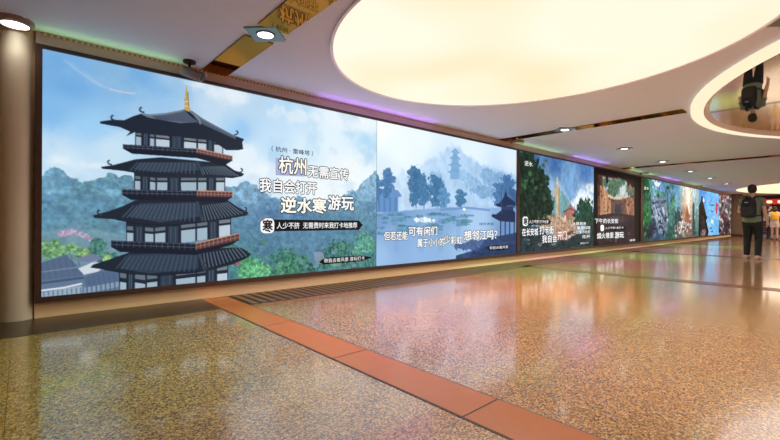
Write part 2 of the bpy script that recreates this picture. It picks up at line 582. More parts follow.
class Picture:
    """a landscape painted by rules onto a fine grid of coloured points"""
    def __init__(self, X0, X1, Z0, Z1, W, H):
        self.X0, self.X1, self.Z0, self.Z1, self.W, self.H = X0, X1, Z0, Z1, W, H
        self.c = np.zeros((H, W, 3))
        self.yy, self.xx = np.mgrid[0:H, 0:W].astype(float)
        self.seed = 11
    def P(self, x, y):
        X, Z = on_wall(x, y)
        return (X - self.X0) / (self.X1 - self.X0) * self.W, (self.Z1 - Z) / (self.Z1 - self.Z0) * self.H
    def noise(self, cell, octv=4):
        self.seed += 17
        return fbm(self.H, self.W, cell, self.seed, octv)
    def field(self, samples, power=2.6):
        num, den = np.zeros_like(self.c), np.zeros((self.H, self.W))
        for x, y, col in samples:
            cx, cy = self.P(x, y)
            wgt = 1.0 / ((self.xx - cx) ** 2 + (self.yy - cy) ** 2 + 30) ** (power / 2)
            num += wgt[..., None] * np.array(col, float)
            den += wgt
        return num / den[..., None]
    def blend(self, mask, col, tex=0.0, cell=6):
        col = np.asarray(col, float)
        if tex:
            col = col * (1 + tex * (self.noise(cell)[..., None] - 0.5) * 2)
        self.c = self.c * (1 - mask[..., None]) + col * mask[..., None]
    def below(self, line, amp=0.0, cell=10, soft=1.2):
        pts = sorted(self.P(x, y) for x, y in line)
        yl = np.interp(np.arange(self.W), [p[0] for p in pts], [p[1] for p in pts])[None, :]
        n = (self.noise(cell) - 0.5) * 2 * amp if amp else 0
        return np.clip((self.yy - yl + n) / soft + 0.5, 0, 1)
    def poly(self, pts, col, alpha=1.0, tex=0.0, cell=5):
        q = np.array([self.P(x, y) for x, y in pts])
        x0, x1 = max(0, int(q[:, 0].min()) - 1), min(self.W, int(q[:, 0].max()) + 2)
        y0, y1 = max(0, int(q[:, 1].min()) - 1), min(self.H, int(q[:, 1].max()) + 2)
        if x1 <= x0 or y1 <= y0: return
        cov = np.zeros((y1 - y0, x1 - x0))
        for ox in (-.33, 0, .33):
            for oy in (-.33, 0, .33):
                X, Y = self.xx[y0:y1, x0:x1] + ox, self.yy[y0:y1, x0:x1] + oy
                ins = np.zeros(X.shape, bool)
                for i in range(len(q)):
                    (ax, ay), (bx, by) = q[i], q[i - 1]
                    if ay == by: continue
                    ins ^= ((ay > Y) != (by > Y)) & (X < (bx - ax) * (Y - ay) / (by - ay) + ax)
                cov += ins
        cov = (cov / 9 * alpha)[..., None]
        cc_ = np.array(col, float)
        if tex:
            cc_ = cc_ * (1 + tex * (self.noise(cell)[y0:y1, x0:x1, None] - 0.5) * 2)
        self.c[y0:y1, x0:x1] = self.c[y0:y1, x0:x1] * (1 - cov) + cc_ * cov
    def line(self, pts, wd, col, alpha=1.0):
        """a stroke of width wd (photo points)"""
        for (ax, ay), (bx, by) in zip(pts, pts[1:]):
            l = math.hypot(bx - ax, by - ay) or 1e-6
            nx, ny = -(by - ay) / l * wd / 2, (bx - ax) / l * wd / 2
            self.poly([(ax + nx, ay + ny), (bx + nx, by + ny), (bx - nx, by - ny), (ax - nx, ay - ny)], col, alpha)
    def blob(self, x, y, rx, ry, col, rough=0.5, cell=6, tex=0.35, alpha=1.0, soft=0.12):
        cx, cy = self.P(x, y)
        ex, ey = abs(self.P(x + rx, y)[0] - cx), abs(self.P(x, y + ry)[1] - cy)
        d = np.hypot((self.xx - cx) / max(ex, .5), (self.yy - cy) / max(ey, .5))
        n = self.noise(cell)
        mask = np.clip((1 - d + rough * (n - 0.5) * 2) / soft, 0, 1) * alpha
        shade = 1 + tex * (self.noise(max(2.5, cell * .6), 3) - 0.5) * 2.4
        self.c = self.c * (1 - mask[..., None]) + np.clip(np.array(col, float) * shade[..., None], 0, 255) * mask[..., None]
    def grain(self, amp, cell=3, mask=None):
        n = 1 + amp * (self.noise(cell, 2) - 0.5) * 2
        if mask is not None: n = 1 + (n - 1) * mask
        self.c = self.c * n[..., None]
    def build(self, name, parent, y):
        W, H = self.W, self.H
        xs = np.linspace(self.X0, self.X1, W) * S
        zs = np.linspace(self.Z1, self.Z0, H) * S
        co = np.zeros((H, W, 3), np.float32)
        co[..., 0], co[..., 1], co[..., 2] = xs[None, :], y * S, zs[:, None]
        i = np.arange(H * W).reshape(H, W)
        f = np.stack([i[:-1, :-1], i[1:, :-1], i[1:, 1:], i[:-1, 1:]], -1).reshape(-1, 4)
        me = bpy.data.meshes.new(name)
        me.vertices.add(H * W)
        me.vertices.foreach_set('co', co.ravel())
        me.loops.add(f.size)
        me.loops.foreach_set('vertex_index', f.ravel().astype(np.int32))
        me.polygons.add(len(f))
        me.polygons.foreach_set('loop_start', (np.arange(len(f)) * 4).astype(np.int32))
        me.update()
        at = me.color_attributes.new('print', 'FLOAT_COLOR', 'POINT')
        cl = np.ones((H * W, 4), np.float32)
        cl[:, :3] = lin(np.clip(self.c, 0, 255)).reshape(-1, 3)
        at.data.foreach_set('color', cl.ravel())
        me.materials.append(M['print'])
        o = bpy.data.objects.new(name, me)
        COL.objects.link(o)
        o.parent = parent
        return o

mt = bpy.data.materials.new('backlit_print')
mt.use_nodes = True
nt = mt.node_tree
pb = nt.nodes['Principled BSDF']
ca = nt.nodes.new('ShaderNodeVertexColor')
ca.layer_name = 'print'
pb.inputs['Base Color'].default_value = (0.004, 0.004, 0.004, 1)
pb.inputs['Specular IOR Level'].default_value = 0.1
pb.inputs['Roughness'].default_value = 0.5
nt.links.new(ca.outputs['Color'], pb.inputs['Emission Color'])
pb.inputs['Emission Strength'].default_value = PICTURE_POWER
mt.cycles.emission_sampling = 'NONE'
M['print'] = mt

def ink(name, c, power=1.0):
    return mat(name, (0.004, 0.004, 0.004, 1), 0.6, spec=0.1, emit=rgb(*c), power=power)
M['white_ink'] = ink('white_backlit_ink', (255, 255, 255))
M['black_ink'] = ink('black_backlit_ink', (14, 14, 18))
M['lilac_ink'] = ink('lilac_backlit_ink', (168, 178, 216))
M['navy_ink'] = ink('navy_backlit_ink', (44, 58, 90))
M['red_ink'] = ink('red_backlit_ink', (196, 70, 50))
M['cream_ink'] = ink('cream_backlit_ink', (255, 252, 240))
for k in ('white_ink', 'black_ink', 'lilac_ink', 'navy_ink', 'red_ink', 'cream_ink'):
    M[k].cycles.emission_sampling = 'NONE'

def text_mesh(body, offset):
    c = bpy.data.curves.new('lettering', 'FONT')
    c.body = body
    c.offset = offset
    c.resolution_u = 3
    o = bpy.data.objects.new('lettering', c)
    COL.objects.link(o)
    dg = bpy.context.evaluated_depsgraph_get()
    me = bpy.data.meshes.new_from_object(o.evaluated_get(dg))
    bpy.data.objects.remove(o)
    bpy.data.curves.remove(c)
    return me

def lettering(name, parent, body, xl, xr, ytop, ybase, ink_name='white_ink', outline=None, bold=0.012, y=0.0):
    """one printed line: xl..xr and the first letter's top and base, measured in the photo"""
    X0, Z0 = on_wall(xl, ybase)
    X1, _ = on_wall(xr, ybase)
    _, Z1 = on_wall(xl, ytop)
    base = None
    for k, inkn in enumerate((outline, ink_name)):
        if inkn is None: continue
        me = text_mesh(body, 0.0)
        nv = len(me.vertices)
        v = np.zeros(nv * 3, np.float32)
        me.vertices.foreach_get('co', v)
        v = v.reshape(-1, 3)
        if base is None:
            base = (v[:, 0].min(), v[:, 0].max(), v[:, 1].min(), v[:, 1].max())
        a0, a1, b0, b1 = base
        # a heavier weight (and the outline round it) is the same letter struck again with small shifts
        rad = bold + 0.055 * (1 - k)
        shifts = [(rad * math.cos(a * math.pi / 4), rad * math.sin(a * math.pi / 4)) for a in range(8)] if rad > 0 else [(0, 0)]
        bm = bmesh.new()
        for dx, dy in shifts:
            q = np.empty_like(v)
            q[:, 0] = (X0 + (v[:, 0] + dx - a0) / (a1 - a0) * (X1 - X0)) * S
            q[:, 2] = (Z0 + (v[:, 1] + dy - b0) / (b1 - b0) * (Z1 - Z0)) * S
            q[:, 1] = (PY - 0.0012 - y - 0.0012 * k) * S - 0.00002 * len(bm.verts) / max(1, nv)
            me.vertices.foreach_set('co', q.ravel())
            me.update()
            bm.from_mesh(me)
        bm.to_mesh(me)
        bm.free()
        me.update()
        me.materials.clear()
        me.materials.append(M[inkn])
        o = bpy.data.objects.new(name if k else name + '_outline', me)
        COL.objects.link(o)
        o.parent = parent

def shape(name, parent, pts, ink_name, y=0.0):
    me = bpy.data.meshes.new(name)
    bm = bmesh.new()
    vs = []
    for px, py in pts:
        X, Z = on_wall(px, py)
        vs.append(bm.verts.new((X * S, (PY - 0.0008 - y) * S, Z * S)))
    bm.faces.new(vs)
    bm.to_mesh(me)
    bm.free()
    me.materials.append(M[ink_name])
    o = bpy.data.objects.new(name, me)
    COL.objects.link(o)
    o.parent = parent
    return o

def rounded(px0, py0, px1, py1, dy=0.0, n=5, r=0.3):
    """rounded square; dy = how much the right side sits lower"""
    out = []
    w_, h_ = px1 - px0, py1 - py0
    for cx, cy, a0 in ((1 - r, r, -90), (1 - r, 1 - r, 0), (r, 1 - r, 90), (r, r, 180)):
        for k in range(n):
            a = math.radians(a0 + 90 * k / (n - 1))
            fx, fy = cx + r * math.cos(a), cy + r * math.sin(a)
            out.append((px0 + fx * w_, py0 + fy * h_ + dy * fx))
    return out

ZT, ZB, ZTI, ZBI = 2.728, 0.160, 2.690, 0.216

def lightbox(label, x0, x1, left=0.054, right=0.04, posts=()):
    t = thing('backlit_billboard', label, 'billboard', (0, 0, 0), group='backlit billboards along the picture wall')
    MB().box((x0 + .01) * S, (x1 - .01) * S, (D - 0.03) * S, (D - 0.0015) * S, (ZB + .01) * S, (ZT - .01) * S).build('case', M['case'], t)
    f = MB()
    ya, yb = (D - 0.062) * S, (D - 0.002) * S
    f.box(x0 * S, (x0 + left) * S, ya, yb, ZB * S, ZT * S)
    f.box((x1 - right) * S, x1 * S, ya, yb, ZB * S, ZT * S)
    f.box((x0 + left) * S, (x1 - right) * S, ya, yb, ZTI * S, ZT * S)
    f.box((x0 + left) * S, (x1 - right) * S, ya, yb, ZB * S, ZBI * S)
    f.build('frame', M['frame'], t)
    return t

# ---- first billboard: pagoda and misty lake
bb = lightbox('longest near billboard of a dark pagoda and a misty blue lake', 0.098, 8.925)

p = Picture(0.150, 4.497, ZBI, ZTI, 640, 364)
sky = p.field([
    (45, 60, (112, 165, 214)), (45, 110, (135, 185, 226)), (45, 150, (186, 216, 238)), (70, 80, (118, 170, 218)), (90, 130, (160, 203, 235)),
    (60, 165, (208, 229, 241)), (110, 150, (190, 218, 236)), (140, 75, (126, 174, 216)), (110, 70, (140, 180, 214)), (170, 76, (165, 196, 222)), (160, 95, (140, 184, 222)), (215, 95, (185, 210, 232)),
    (230, 90, (212, 226, 240)), (255, 100, (182, 210, 232)), (240, 130, (160, 200, 234)), (245, 160, (222, 236, 246)), (280, 105, (178, 212, 238)),
    (300, 122, (196, 222, 242)), (330, 115, (220, 238, 248)), (365, 124, (232, 244, 250)), (365, 140, (178, 216, 240)), (330, 140, (222, 238, 248)), (272, 145, (190, 220, 242)), (310, 152, (212, 234, 246)),
    (350, 170, (244, 250, 252)), (370, 185, (236, 246, 250)), (290, 185, (230, 242, 248)), (260, 175, (226, 238, 246)), (320, 190, (238, 246, 250))])
p.c = sky
p.c = np.clip(128 + (p.c - 128) * 1.06 + (p.c[..., :1] < 170) * np.array([-6.0, -2.0, 2.0]), 0, 255)
cl = np.clip((p.noise(70, 5) - 0.47) * 5, 0, 1) * (0.35 + 0.65 * p.xx / p.W)
p.blend(cl * 0.35, (240, 247, 252))
p.blend(np.clip((p.noise(46, 5) - 0.52) * 5, 0, 1) * 0.22, (120, 172, 218))
p.line([(64, 60), (78, 71), (98, 84), (112, 90)], 3.0, (196, 212, 228), 0.22)
p.line([(70, 62), (84, 73), (102, 86)], 5.0, (186, 208, 228), 0.15)
p.line([(110, 89), (122, 92), (135, 93.5)], 1.6, (222, 214, 212), 0.55)
for x, y, rx, ry in ((215, 92, 22, 8), (236, 98, 16, 9), (196, 84, 14, 6), (246, 150, 12, 16), (232, 168, 10, 8), (60, 160, 26, 6), (96, 166, 20, 5), (296, 116, 26, 8), (340, 122, 28, 9), (350, 165, 30, 16), (275, 172, 26, 10), (320, 178, 40, 10)):
    p.blob(x, y, rx, ry, (238, 245, 250), 0.9, 16, 0.03, 0.5, 0.7)
land = p.field([
    (60, 182, (112, 158, 186)), (90, 200, (98, 144, 166)), (60, 205, (92, 140, 164)), (90, 225, (108, 156, 164)), (45, 190, (116, 162, 188)), (110, 190, (112, 158, 182)), (110, 210, (96, 142, 160)),
    (46, 215, (100, 150, 168)), (75, 234, (120, 150, 160)), (105, 240, (104, 144, 150)), (250, 195, (126, 168, 198)), (300, 203, (122, 164, 196)), (365, 185, (140, 182, 212)), (360, 205, (118, 162, 190)), (270, 215, (92, 134, 170)),
    (300, 215, (96, 138, 172)), (262, 245, (84, 126, 148)), (320, 242, (96, 138, 164)), (355, 232, (86, 136, 154)), (370, 250, (72, 124, 132)), (290, 270, (62, 112, 106)),
    (250, 265, (66, 126, 112)), (345, 258, (72, 124, 112)), (60, 248, (98, 144, 124)), (50, 275, (88, 112, 136)), (100, 285, (102, 132, 152))])
mk = p.below([(40, 175), (48, 171), (60, 171), (72, 178), (82, 181), (95, 178), (110, 174), (125, 176), (145, 182), (235, 186), (245, 181), (256, 186), (268, 194), (284, 199), (300, 196), (318, 202), (335, 200), (346, 193), (356, 190), (366, 178), (376, 170)], 9, 12, 2.5)
p.blend(mk, land)
p.grain(0.20, 9, mk)
p.grain(0.16, 4, mk)
mk2 = p.below([(240, 200), (262, 205), (285, 214), (310, 212), (335, 214), (355, 205), (376, 200)], 8, 10, 2)
p.blend(mk2 * 0.35, (86, 128, 166), 0.25, 8)
rs = random.Random(4)
for k in range(34):                         # wooded slopes
    x, y = rs.choice([(rs.uniform(42, 125), rs.uniform(180, 222)), (rs.uniform(245, 375), rs.uniform(206, 250))])
    g = rs.uniform(-14, 16)
    p.blob(x, y, rs.uniform(4, 8), rs.uniform(3, 5), (98 + g, 146 + g, 170 + g * .6) if x < 200 else (90 + g, 136 + g, 162 + g * .5), 0.6, 7, 0.25, 0.6)
p.blend(p.below([(40, 231), (70, 228), (95, 229), (130, 236), (376, 400)], 3, 9, 3) * 0.35, (140, 168, 182))
for x, y in ((66, 232), (72, 231), (79, 233), (86, 236), (62, 234), (93, 240)):
    p.blob(x, y, 5, 2.6, (196, 160, 192), 0.6, 4, 0.25, 0.8)
for x, y, r in ((44, 246, 8), (53, 245, 9), (50, 252, 8), (62, 250, 7), (72, 247, 6), (80, 252, 7)):
    p.blob(x, y, r, r * .8, (112, 158, 112), 0.6, 6, 0.4)
for x, y, r in ((95, 250, 10), (104, 256, 9), (113, 258, 8), (98, 244, 8)):
    p.blob(x, y, r, r * .8, (74, 124, 116), 0.6, 6, 0.35)
for x, y, r in ((86, 252, 6), (107, 258, 5)):
    p.blob(x, y, r, r * .8, (124, 164, 108), 0.6, 5, 0.4)
# tiled houses below the hill
p.poly([(41, 262), (66, 254), (78, 266), (84, 277), (41, 282)], (86, 106, 134))
for k in range(7):
    p.line([(41 + k * 6, 262 - k * 1.4), (44 + k * 6.4, 281 - k * .6)], 0.8, (66, 86, 116), 0.6)
p.line([(41, 271.5), (60, 269), (82, 266)], 1.0, (120, 138, 162))
p.poly([(41, 280), (84, 275), (95, 268), (112, 262), (132, 268), (132, 300), (41, 300)], (98, 120, 146))
p.line([(41, 282.5), (84, 277)], 2.4, (66, 86, 118))
p.line([(41, 290), (64, 287), (82, 283)], 1.8, (216, 224, 232))
p.poly([(41, 292), (82, 285), (82, 293), (41, 299)], (150, 172, 190))
for k in range(9):
    p.line([(44 + k * 4.6, 291.5 - k * .6), (44 + k * 4.6, 298.5 - k * .6)], 1.0, (84, 106, 136))
p.poly([(78, 268), (92, 262), (110, 262), (98, 271), (84, 274)], (206, 216, 226))
p.poly([(73, 259), (92, 253), (104, 258), (88, 262)], (116, 124, 156))
p.poly([(84, 277), (98, 271), (130, 268), (130, 280), (86, 287)], (84, 106, 138))
for k in range(8):
    p.line([(88 + k * 5, 275 - k * .6), (90 + k * 5, 286 - k)], 0.7, (62, 84, 116), 0.7)
p.poly([(84, 287), (130, 279), (130, 284), (84, 293)], (134, 156, 178))
for k in range(9):
    p.line([(87 + k * 4.6, 286.5 - k * .8), (87 + k * 4.6, 294 - k * .8)], 1.2, (70, 92, 124))
# right-hand woods
for x, y, r, c in ((228, 252, 12, (70, 120, 112)), (240, 258, 10, (76, 140, 104)), (252, 268, 12, (92, 168, 118)), (262, 272, 10, (104, 178, 126)), (247, 275, 10, (98, 172, 124)),
                   (236, 262, 5, (148, 96, 128)), (285, 259, 13, (62, 116, 108)), (295, 266, 14, (66, 122, 100)), (279, 270, 10, (70, 128, 106)), (308, 270, 9, (60, 110, 104)),
                   (334, 251, 12, (62, 112, 108)), (342, 246, 8, (70, 122, 108)), (346, 258, 10, (64, 116, 108)), (325, 262, 8, (66, 118, 104)), (366, 246, 11, (96, 162, 138)), (362, 238, 8, (92, 152, 140)), (368, 260, 9, (74, 128, 124)), (352, 264, 9, (76, 128, 118))):
    p.blob(x, y, r, r * .85, c, 0.6, 7, 0.42, 0.95)
for k in range(26):
    x, y = rs.uniform(245, 372), rs.uniform(240, 276)
    p.blob(x, y, rs.uniform(2, 4), rs.uniform(1.5, 3), rs.choice([(120, 178, 128), (52, 100, 100), (84, 140, 112), (128, 160, 180)]), 0.8, 4, 0.3, 0.6)
p.poly([(313, 252), (322, 251), (326, 263), (316, 264)], (150, 160, 182), 0.7)
p.line([(277, 212.5), (303, 215)], 0.6, (60, 84, 120), 0.7)
p.line([(277, 206), (277, 212.5)], 0.5, (60, 84, 120), 0.5)

# the pagoda
DK, DK2, TL, TL2 = (30, 39, 54), (22, 29, 44), (76, 92, 112), (118, 132, 148)
def tiles(a0, a1, b0, b1, n, col, wd=0.9, alpha=.8):
    for k in range(n):
        q = (k + .5) / n
        p.line([(a0[0] + (a1[0] - a0[0]) * q, a0[1] + (a1[1] - a0[1]) * q), (b0[0] + (b1[0] - b0[0]) * q, b0[1] + (b1[1] - b0[1]) * q)], wd, col, alpha)
def storey(xs, ytop, ybot, wall_cols):
    """one storey of wall: xs are the column lines, ytop/ybot heights along xs"""
    def yt(x): return np.interp(x, xs[0::len(xs) - 1] if len(ytop) == 2 else xs, ytop)
    p.poly([(xs[0], ytop[0] - 6), (xs[3], ytop[1] - 7), (xs[-1], ytop[2] - 6), (xs[-1], ybot[2]), (xs[3], ybot[1]), (xs[0], ybot[0])], DK)
    n = len(xs)
    ytop = tuple(v + 0.4 for v in ytop)
    Y0 = lambda x: np.interp(x, [xs[0], xs[3], xs[-1]], ytop)
    Y1 = lambda x: np.interp(x, [xs[0], xs[3], xs[-1]], ybot)
    for i in range(n - 1):
        a, b_ = xs[i] + .9, xs[i + 1] - .9
        c = wall_cols[i % len(wall_cols)]
        if c is None:
            p.line([((a + b_) / 2, Y0(a) + 1), ((a + b_) / 2, Y1(a) - 1)], (b_ - a) * .8, (48, 62, 80))
            for q in (.3, .7):
                p.line([(a + (b_ - a) * q, Y0(a) + 2), (a + (b_ - a) * q, Y1(a) - 1)], .5, (86, 104, 122))
            continue
        h0, h1 = Y0(a), Y1(a)
        p.poly([(a, h0 + 1.2), (b_, Y0(b_) + 1.2), (b_, Y0(b_) + (h1 - h0) * .24), (a, h0 + (h1 - h0) * .24)], [v * .62 for v in c])
        p.poly([(a, h0 + (h1 - h0) * .36), (b_, Y0(b_) + (h1 - h0) * .36), (b_, Y1(b_)), (a, h1)], c)
def balcony(xl, xm, xr, yl, ym, yr, h, drop):
    p.poly([(xl, yl), (xm, ym), (xr, yr), (xr, yr + h), (xr - 8, yr + h + drop), (xm, ym + h + drop), (xl + 9, yl + h + drop), (xl, yl + h)], DK2)
    for k in range(2):
        p.line([(xl, yl + .8 + k * h * .5), (xm, ym + .8 + k * h * .5)], .6, (84, 92, 112))
    n = 15
    for k in range(n + 1):
        x = xl + (xm - xl) * k / n
        y = yl + (ym - yl) * k / n
        p.line([(x, y), (x, y + h)], .55, (92, 98, 118), .8)
    p.poly([(xm, ym), (xr, yr), (xr, yr + h), (xm, ym + h)], (86, 62, 66))
    for k in range(11):
        q = k / 10
        x, y = xm + (xr - xm) * q, ym + (yr - ym) * q
        p.line([(x, y - 1), (x, y + h)], .8, (176, 120, 100), .85)
    p.line([(xm, ym), (xr, yr)], .9, (196, 146, 124))
    p.line([(xm, ym + h * .55), (xr, yr + h * .55)], .7, (160, 108, 92))
    p.line([(xm, ym + h), (xr, yr + h)], 1.0, (60, 44, 52))
def hook(x, y, s, flip=1):
    pts = [(x + s * flip * 1.1, y + s * .9), (x + s * .3 * flip, y + s * .8), (x - s * .5 * flip, y + s * .3), (x - s * .4 * flip, y - s * .6), (x + s * .3 * flip, y - s * .7)]
    p.line(pts, s * .55, (44, 54, 72))
# lowest storey first, upper ones over it
WC, WS = (160, 182, 198), (188, 204, 217)
storey([119, 127, 134, 146, 158, 175, 196, 206, 216, 228], (268, 272, 262), (304, 300, 290), [WC, None, WC, WC, None, WC, WC, None, WS])
p.poly([(93, 264), (106, 260), (120, 255), (135, 250), (240, 247), (246, 250), (251, 254), (246, 258), (232, 264), (210, 270), (192, 273), (160, 275), (128, 273), (104, 269), (90, 267)], DK)
p.poly([(128, 254), (198, 252), (198, 268), (150, 273), (120, 268)], (48, 62, 80))
tiles((124, 256), (198, 254), (114, 268), (196, 272), 17, (72, 90, 110), 1.1)
tiles((202, 253), (240, 247), (204, 270), (248, 255), 12, (104, 122, 140), 1.1)
p.line([(198, 250), (202, 262), (205, 271)], 2.6, (60, 74, 92))
p.line([(104, 269), (128, 273), (160, 275), (200, 270.5), (246, 257)], 1.0, (22, 28, 42))
hook(205, 265, 3)
# third storey from the top
storey([126, 134, 144, 154, 166, 180, 196, 208, 218, 231], (224, 226, 217), (246, 246, 236), [WC, None, WC, WC, None, WC, WC, None, WS])
balcony(111, 196, 239, 240, 243, 233, 6.5, 5)
p.poly([(93, 215), (108, 211), (122, 206), (135, 200), (165, 197), (226, 199), (238, 207), (248, 212), (247, 215), (236, 217), (200, 222.5), (172, 225), (140, 223.5), (116, 219), (94, 217.5)], DK)
p.poly([(140, 203), (196, 202), (200, 216), (160, 222), (128, 216)], (50, 64, 82))
tiles((132, 205), (196, 203), (120, 217), (196, 221), 17, (78, 96, 114), 1.1)
tiles((201, 205), (228, 202), (204, 222), (244, 213), 12, (100, 116, 132), 1.1)
p.line([(197, 201), (200, 212), (203, 222)], 2.4, (56, 70, 88))
p.line([(116, 219), (140, 223.5), (172, 225), (200, 222), (246, 214.5)], 1.0, (22, 28, 42))
hook(99, 212, 3)
hook(245, 209, 2.6, -1)
hook(201, 213, 2.6)
# second storey from the top
storey([134, 141, 149, 156, 168, 180, 197, 207, 215, 225], (174, 176, 176), (191, 192, 192), [WC, None, WC, WC, None, WC, WC, None, WS])
balcony(122, 197, 232, 189, 190.5, 191.5, 5.5, 5)
p.poly([(101, 166.5), (112, 165), (124, 162), (135, 159), (160, 157), (224, 163), (234, 170), (244, 173.5), (242, 176), (232, 178), (205, 175.5), (170, 174.5), (140, 173.5), (122, 170.5), (102, 168.5)], DK)
p.poly([(140, 162), (196, 162), (199, 170), (160, 172), (134, 169)], (50, 64, 82))
tiles((136, 162), (196, 163), (128, 170), (196, 174), 16, (78, 96, 114), 1.0)
tiles((200, 166), (224, 166), (203, 174), (240, 176), 11, (98, 114, 130), 1.0)
p.line([(197, 161), (200, 168), (203, 175)], 2.0, (56, 70, 88))
hook(109, 162, 2.6)
hook(241, 170, 2.4, -1)
hook(201, 165, 2.2)
# top storey
storey([135, 142, 149, 155, 170, 183, 197, 207, 213, 223], (131, 133, 140), (145, 148, 154), [WC, None, WC, WS, None, WS, WS, None, WS])
balcony(123, 197, 232, 144, 148.5, 156, 4.5, 5)
p.poly([(100, 121.2), (112, 119.5), (124, 120), (133, 116), (141, 113.5), (150, 114.2), (165, 113), (180, 110.4), (187, 108.6), (191, 111), (200, 118), (215, 126), (232, 134.5), (244, 139), (242, 142), (243, 149), (238, 150), (226, 150), (213, 141), (198, 132), (170, 129.5), (150, 130), (136, 131.5), (126, 136), (130, 131.5), (120, 127), (100, 123.4)], DK)
p.poly([(143, 115), (165, 114), (184, 110.8), (198, 122), (180, 123), (160, 119.5), (148, 117.5)], (98, 112, 130))
tiles((150, 115), (186, 110.5), (158, 119.5), (198, 123), 15, (52, 64, 84), 1.0, .9)
tiles((190, 111), (234, 137), (199, 122.5), (236, 139.5), 22, (92, 108, 124), .9)
p.line([(142, 114), (150, 115), (165, 113.8), (181, 110.8), (187, 108.8)], 1.7, TL2)
p.line([(188, 109.5), (194, 114), (199.5, 120), (200, 124)], 1.9, TL2)
p.line([(191, 111), (203, 119.5), (218, 127.5), (236, 137)], 1.5, (104, 118, 134))
hook(112.5, 117.5, 3)
hook(141, 109.5, 3)
hook(236.5, 132.5, 2.4, -1)
p.poly([(185, 110), (184, 106), (184.6, 102.5), (183.8, 100), (185, 97), (185.2, 93), (186, 85), (186.5, 85), (187.2, 93), (187.6, 97), (188.8, 100), (188, 102.5), (189.2, 106), (190.5, 110), (188, 111.5)], (196, 160, 92))
p.line([(187.6, 92), (188, 98), (188.6, 106)], .9, (130, 104, 66))
p.line([(184.4, 101.5), (188.4, 101.5)], .8, (236, 214, 150))
p.line([(184.6, 106), (188, 106)], .8, (240, 224, 170))
p.build('picture', bb, PY)['label'] = 'backlit print of a dark tiered pagoda above wooded hills'

p = Picture(4.503, 8.885, ZBI, ZTI, 430, 250)
p.c = p.field([(380, 125, (243, 250, 252)), (400, 150, (232, 243, 250)), (420, 140, (230, 241, 250)), (470, 150, (222, 237, 250)), (510, 160, (218, 233, 250)), (440, 165, (206, 226, 243)), (385, 175, (216, 232, 246)), (505, 185, (176, 206, 236)), (380, 205, (180, 206, 234))])
mk = p.below([(374, 192), (390, 184), (400, 172), (408, 174), (414, 170), (424, 163), (438, 157), (450, 147), (460, 148), (468, 157), (480, 164), (492, 168), (504, 172), (516, 178)], 10, 12, 9)
p.blend(mk * np.clip(.35 + (p.xx / p.W) * 1.1, 0, .9), p.field([(410, 165, (178, 207, 234)), (425, 155, (172, 202, 232)), (455, 150, (178, 206, 234)), (480, 172, (166, 198, 230)), (510, 180, (158, 192, 226)), (440, 195, (178, 208, 236)), (400, 200, (170, 200, 230)), (480, 200, (176, 206, 236)), (440, 210, (150, 184, 220))]))
p.grain(0.07, 12, mk)
for k, (yb, w_) in enumerate(((152, 3.2), (158, 4.6), (165, 6), (172, 7))):
    p.poly([(455 - w_ - 1.4, yb), (455, yb - 4.2), (455 + w_ + 1.4, yb + .8), (455 + w_ * .7, yb + 2), (455 + w_ * .7, yb + 7), (455 - w_ * .7, yb + 7), (455 - w_ * .7, yb + 1)], (126, 168, 208), .85)
for x, y, rx, ry, c in ((492, 178, 12, 9, (134, 172, 208)), (505, 182, 10, 9, (128, 168, 206)), (474, 184, 9, 7, (146, 182, 216)), (466, 176, 8, 6, (156, 190, 222)), (436, 180, 8, 8, (140, 180, 216)), (486, 192, 14, 6, (128, 168, 206))):
    p.blob(x, y, rx, ry, c, 0.5, 8, 0.12, 0.8)
p.poly([(376, 194), (380, 188), (398, 190), (402, 196), (398, 197), (398, 212), (376, 212)], (110, 150, 198))
for k in range(4):
    p.line([(379 + k * 5.5, 197), (379 + k * 5.5, 211)], 2.2, (96, 136, 186))
for x, yt, yb, rx, c in ((378, 176, 200, 4, (84, 128, 172)), (388, 170, 196, 6, (80, 124, 168)), (416, 168, 205, 8, (72, 118, 158)), (424, 180, 206, 6, (82, 128, 168)), (437, 177, 206, 7.5, (72, 120, 160)), (444, 188, 208, 5, (100, 146, 186)), (461, 190, 206, 5.5, (78, 126, 162)), (500, 184, 206, 7, (84, 124, 168)), (508, 176, 200, 6, (78, 116, 160)), (514, 190, 210, 6, (66, 104, 146))):
    n = 5
    for k in range(n):
        q = k / (n - 1)
        p.blob(x + (k % 2 - .5) * rx * .5, yt + (yb - yt) * (.1 + .75 * q), rx * (.55 + .5 * math.sin(math.pi * (.2 + .7 * q))), (yb - yt) * .18, c, 0.6, 6, 0.14, 0.9)
    p.line([(x, (yt + yb) / 2), (x, yb + 3)], 1.0, (88, 128, 170), .8)
p.blend(p.below([(374, 213), (420, 209), (445, 207), (470, 207), (516, 208)], 1.5, 10, 2), p.field([(380, 216, (122, 158, 202)), (400, 215, (126, 164, 204)), (450, 212, (134, 172, 212)), (480, 215, (168, 200, 232)), (500, 212, (140, 176, 214)), (440, 225, (140, 174, 212)), (380, 255, (156, 190, 226)), (420, 252, (148, 182, 222)), (460, 240, (160, 192, 226)), (395, 240, (142, 176, 216)), (505, 225, (110, 146, 192)), (475, 228, (172, 202, 234))]))
p.line([(440, 209.5), (468, 207.5), (490, 210)], 2.2, (112, 148, 194), .8)
for k in range(70):
    x = rs.uniform(378, 470)
    y = rs.uniform(213, 234) if x < 440 else rs.uniform(213, 226)
    p.blob(x, y, rs.uniform(3, 7), rs.uniform(.8, 1.8), rs.choice([(86, 132, 156), (94, 142, 168), (104, 152, 176), (78, 122, 150)]), 0.7, 5, 0.2, 0.7)
p.blob(424, 219.5, 10, 2.6, (232, 246, 244), 0.6, 5, 0.1, 0.95)
p.blob(464, 209, 1.6, 1.4, (236, 246, 252), 0.3, 4, 0.0)
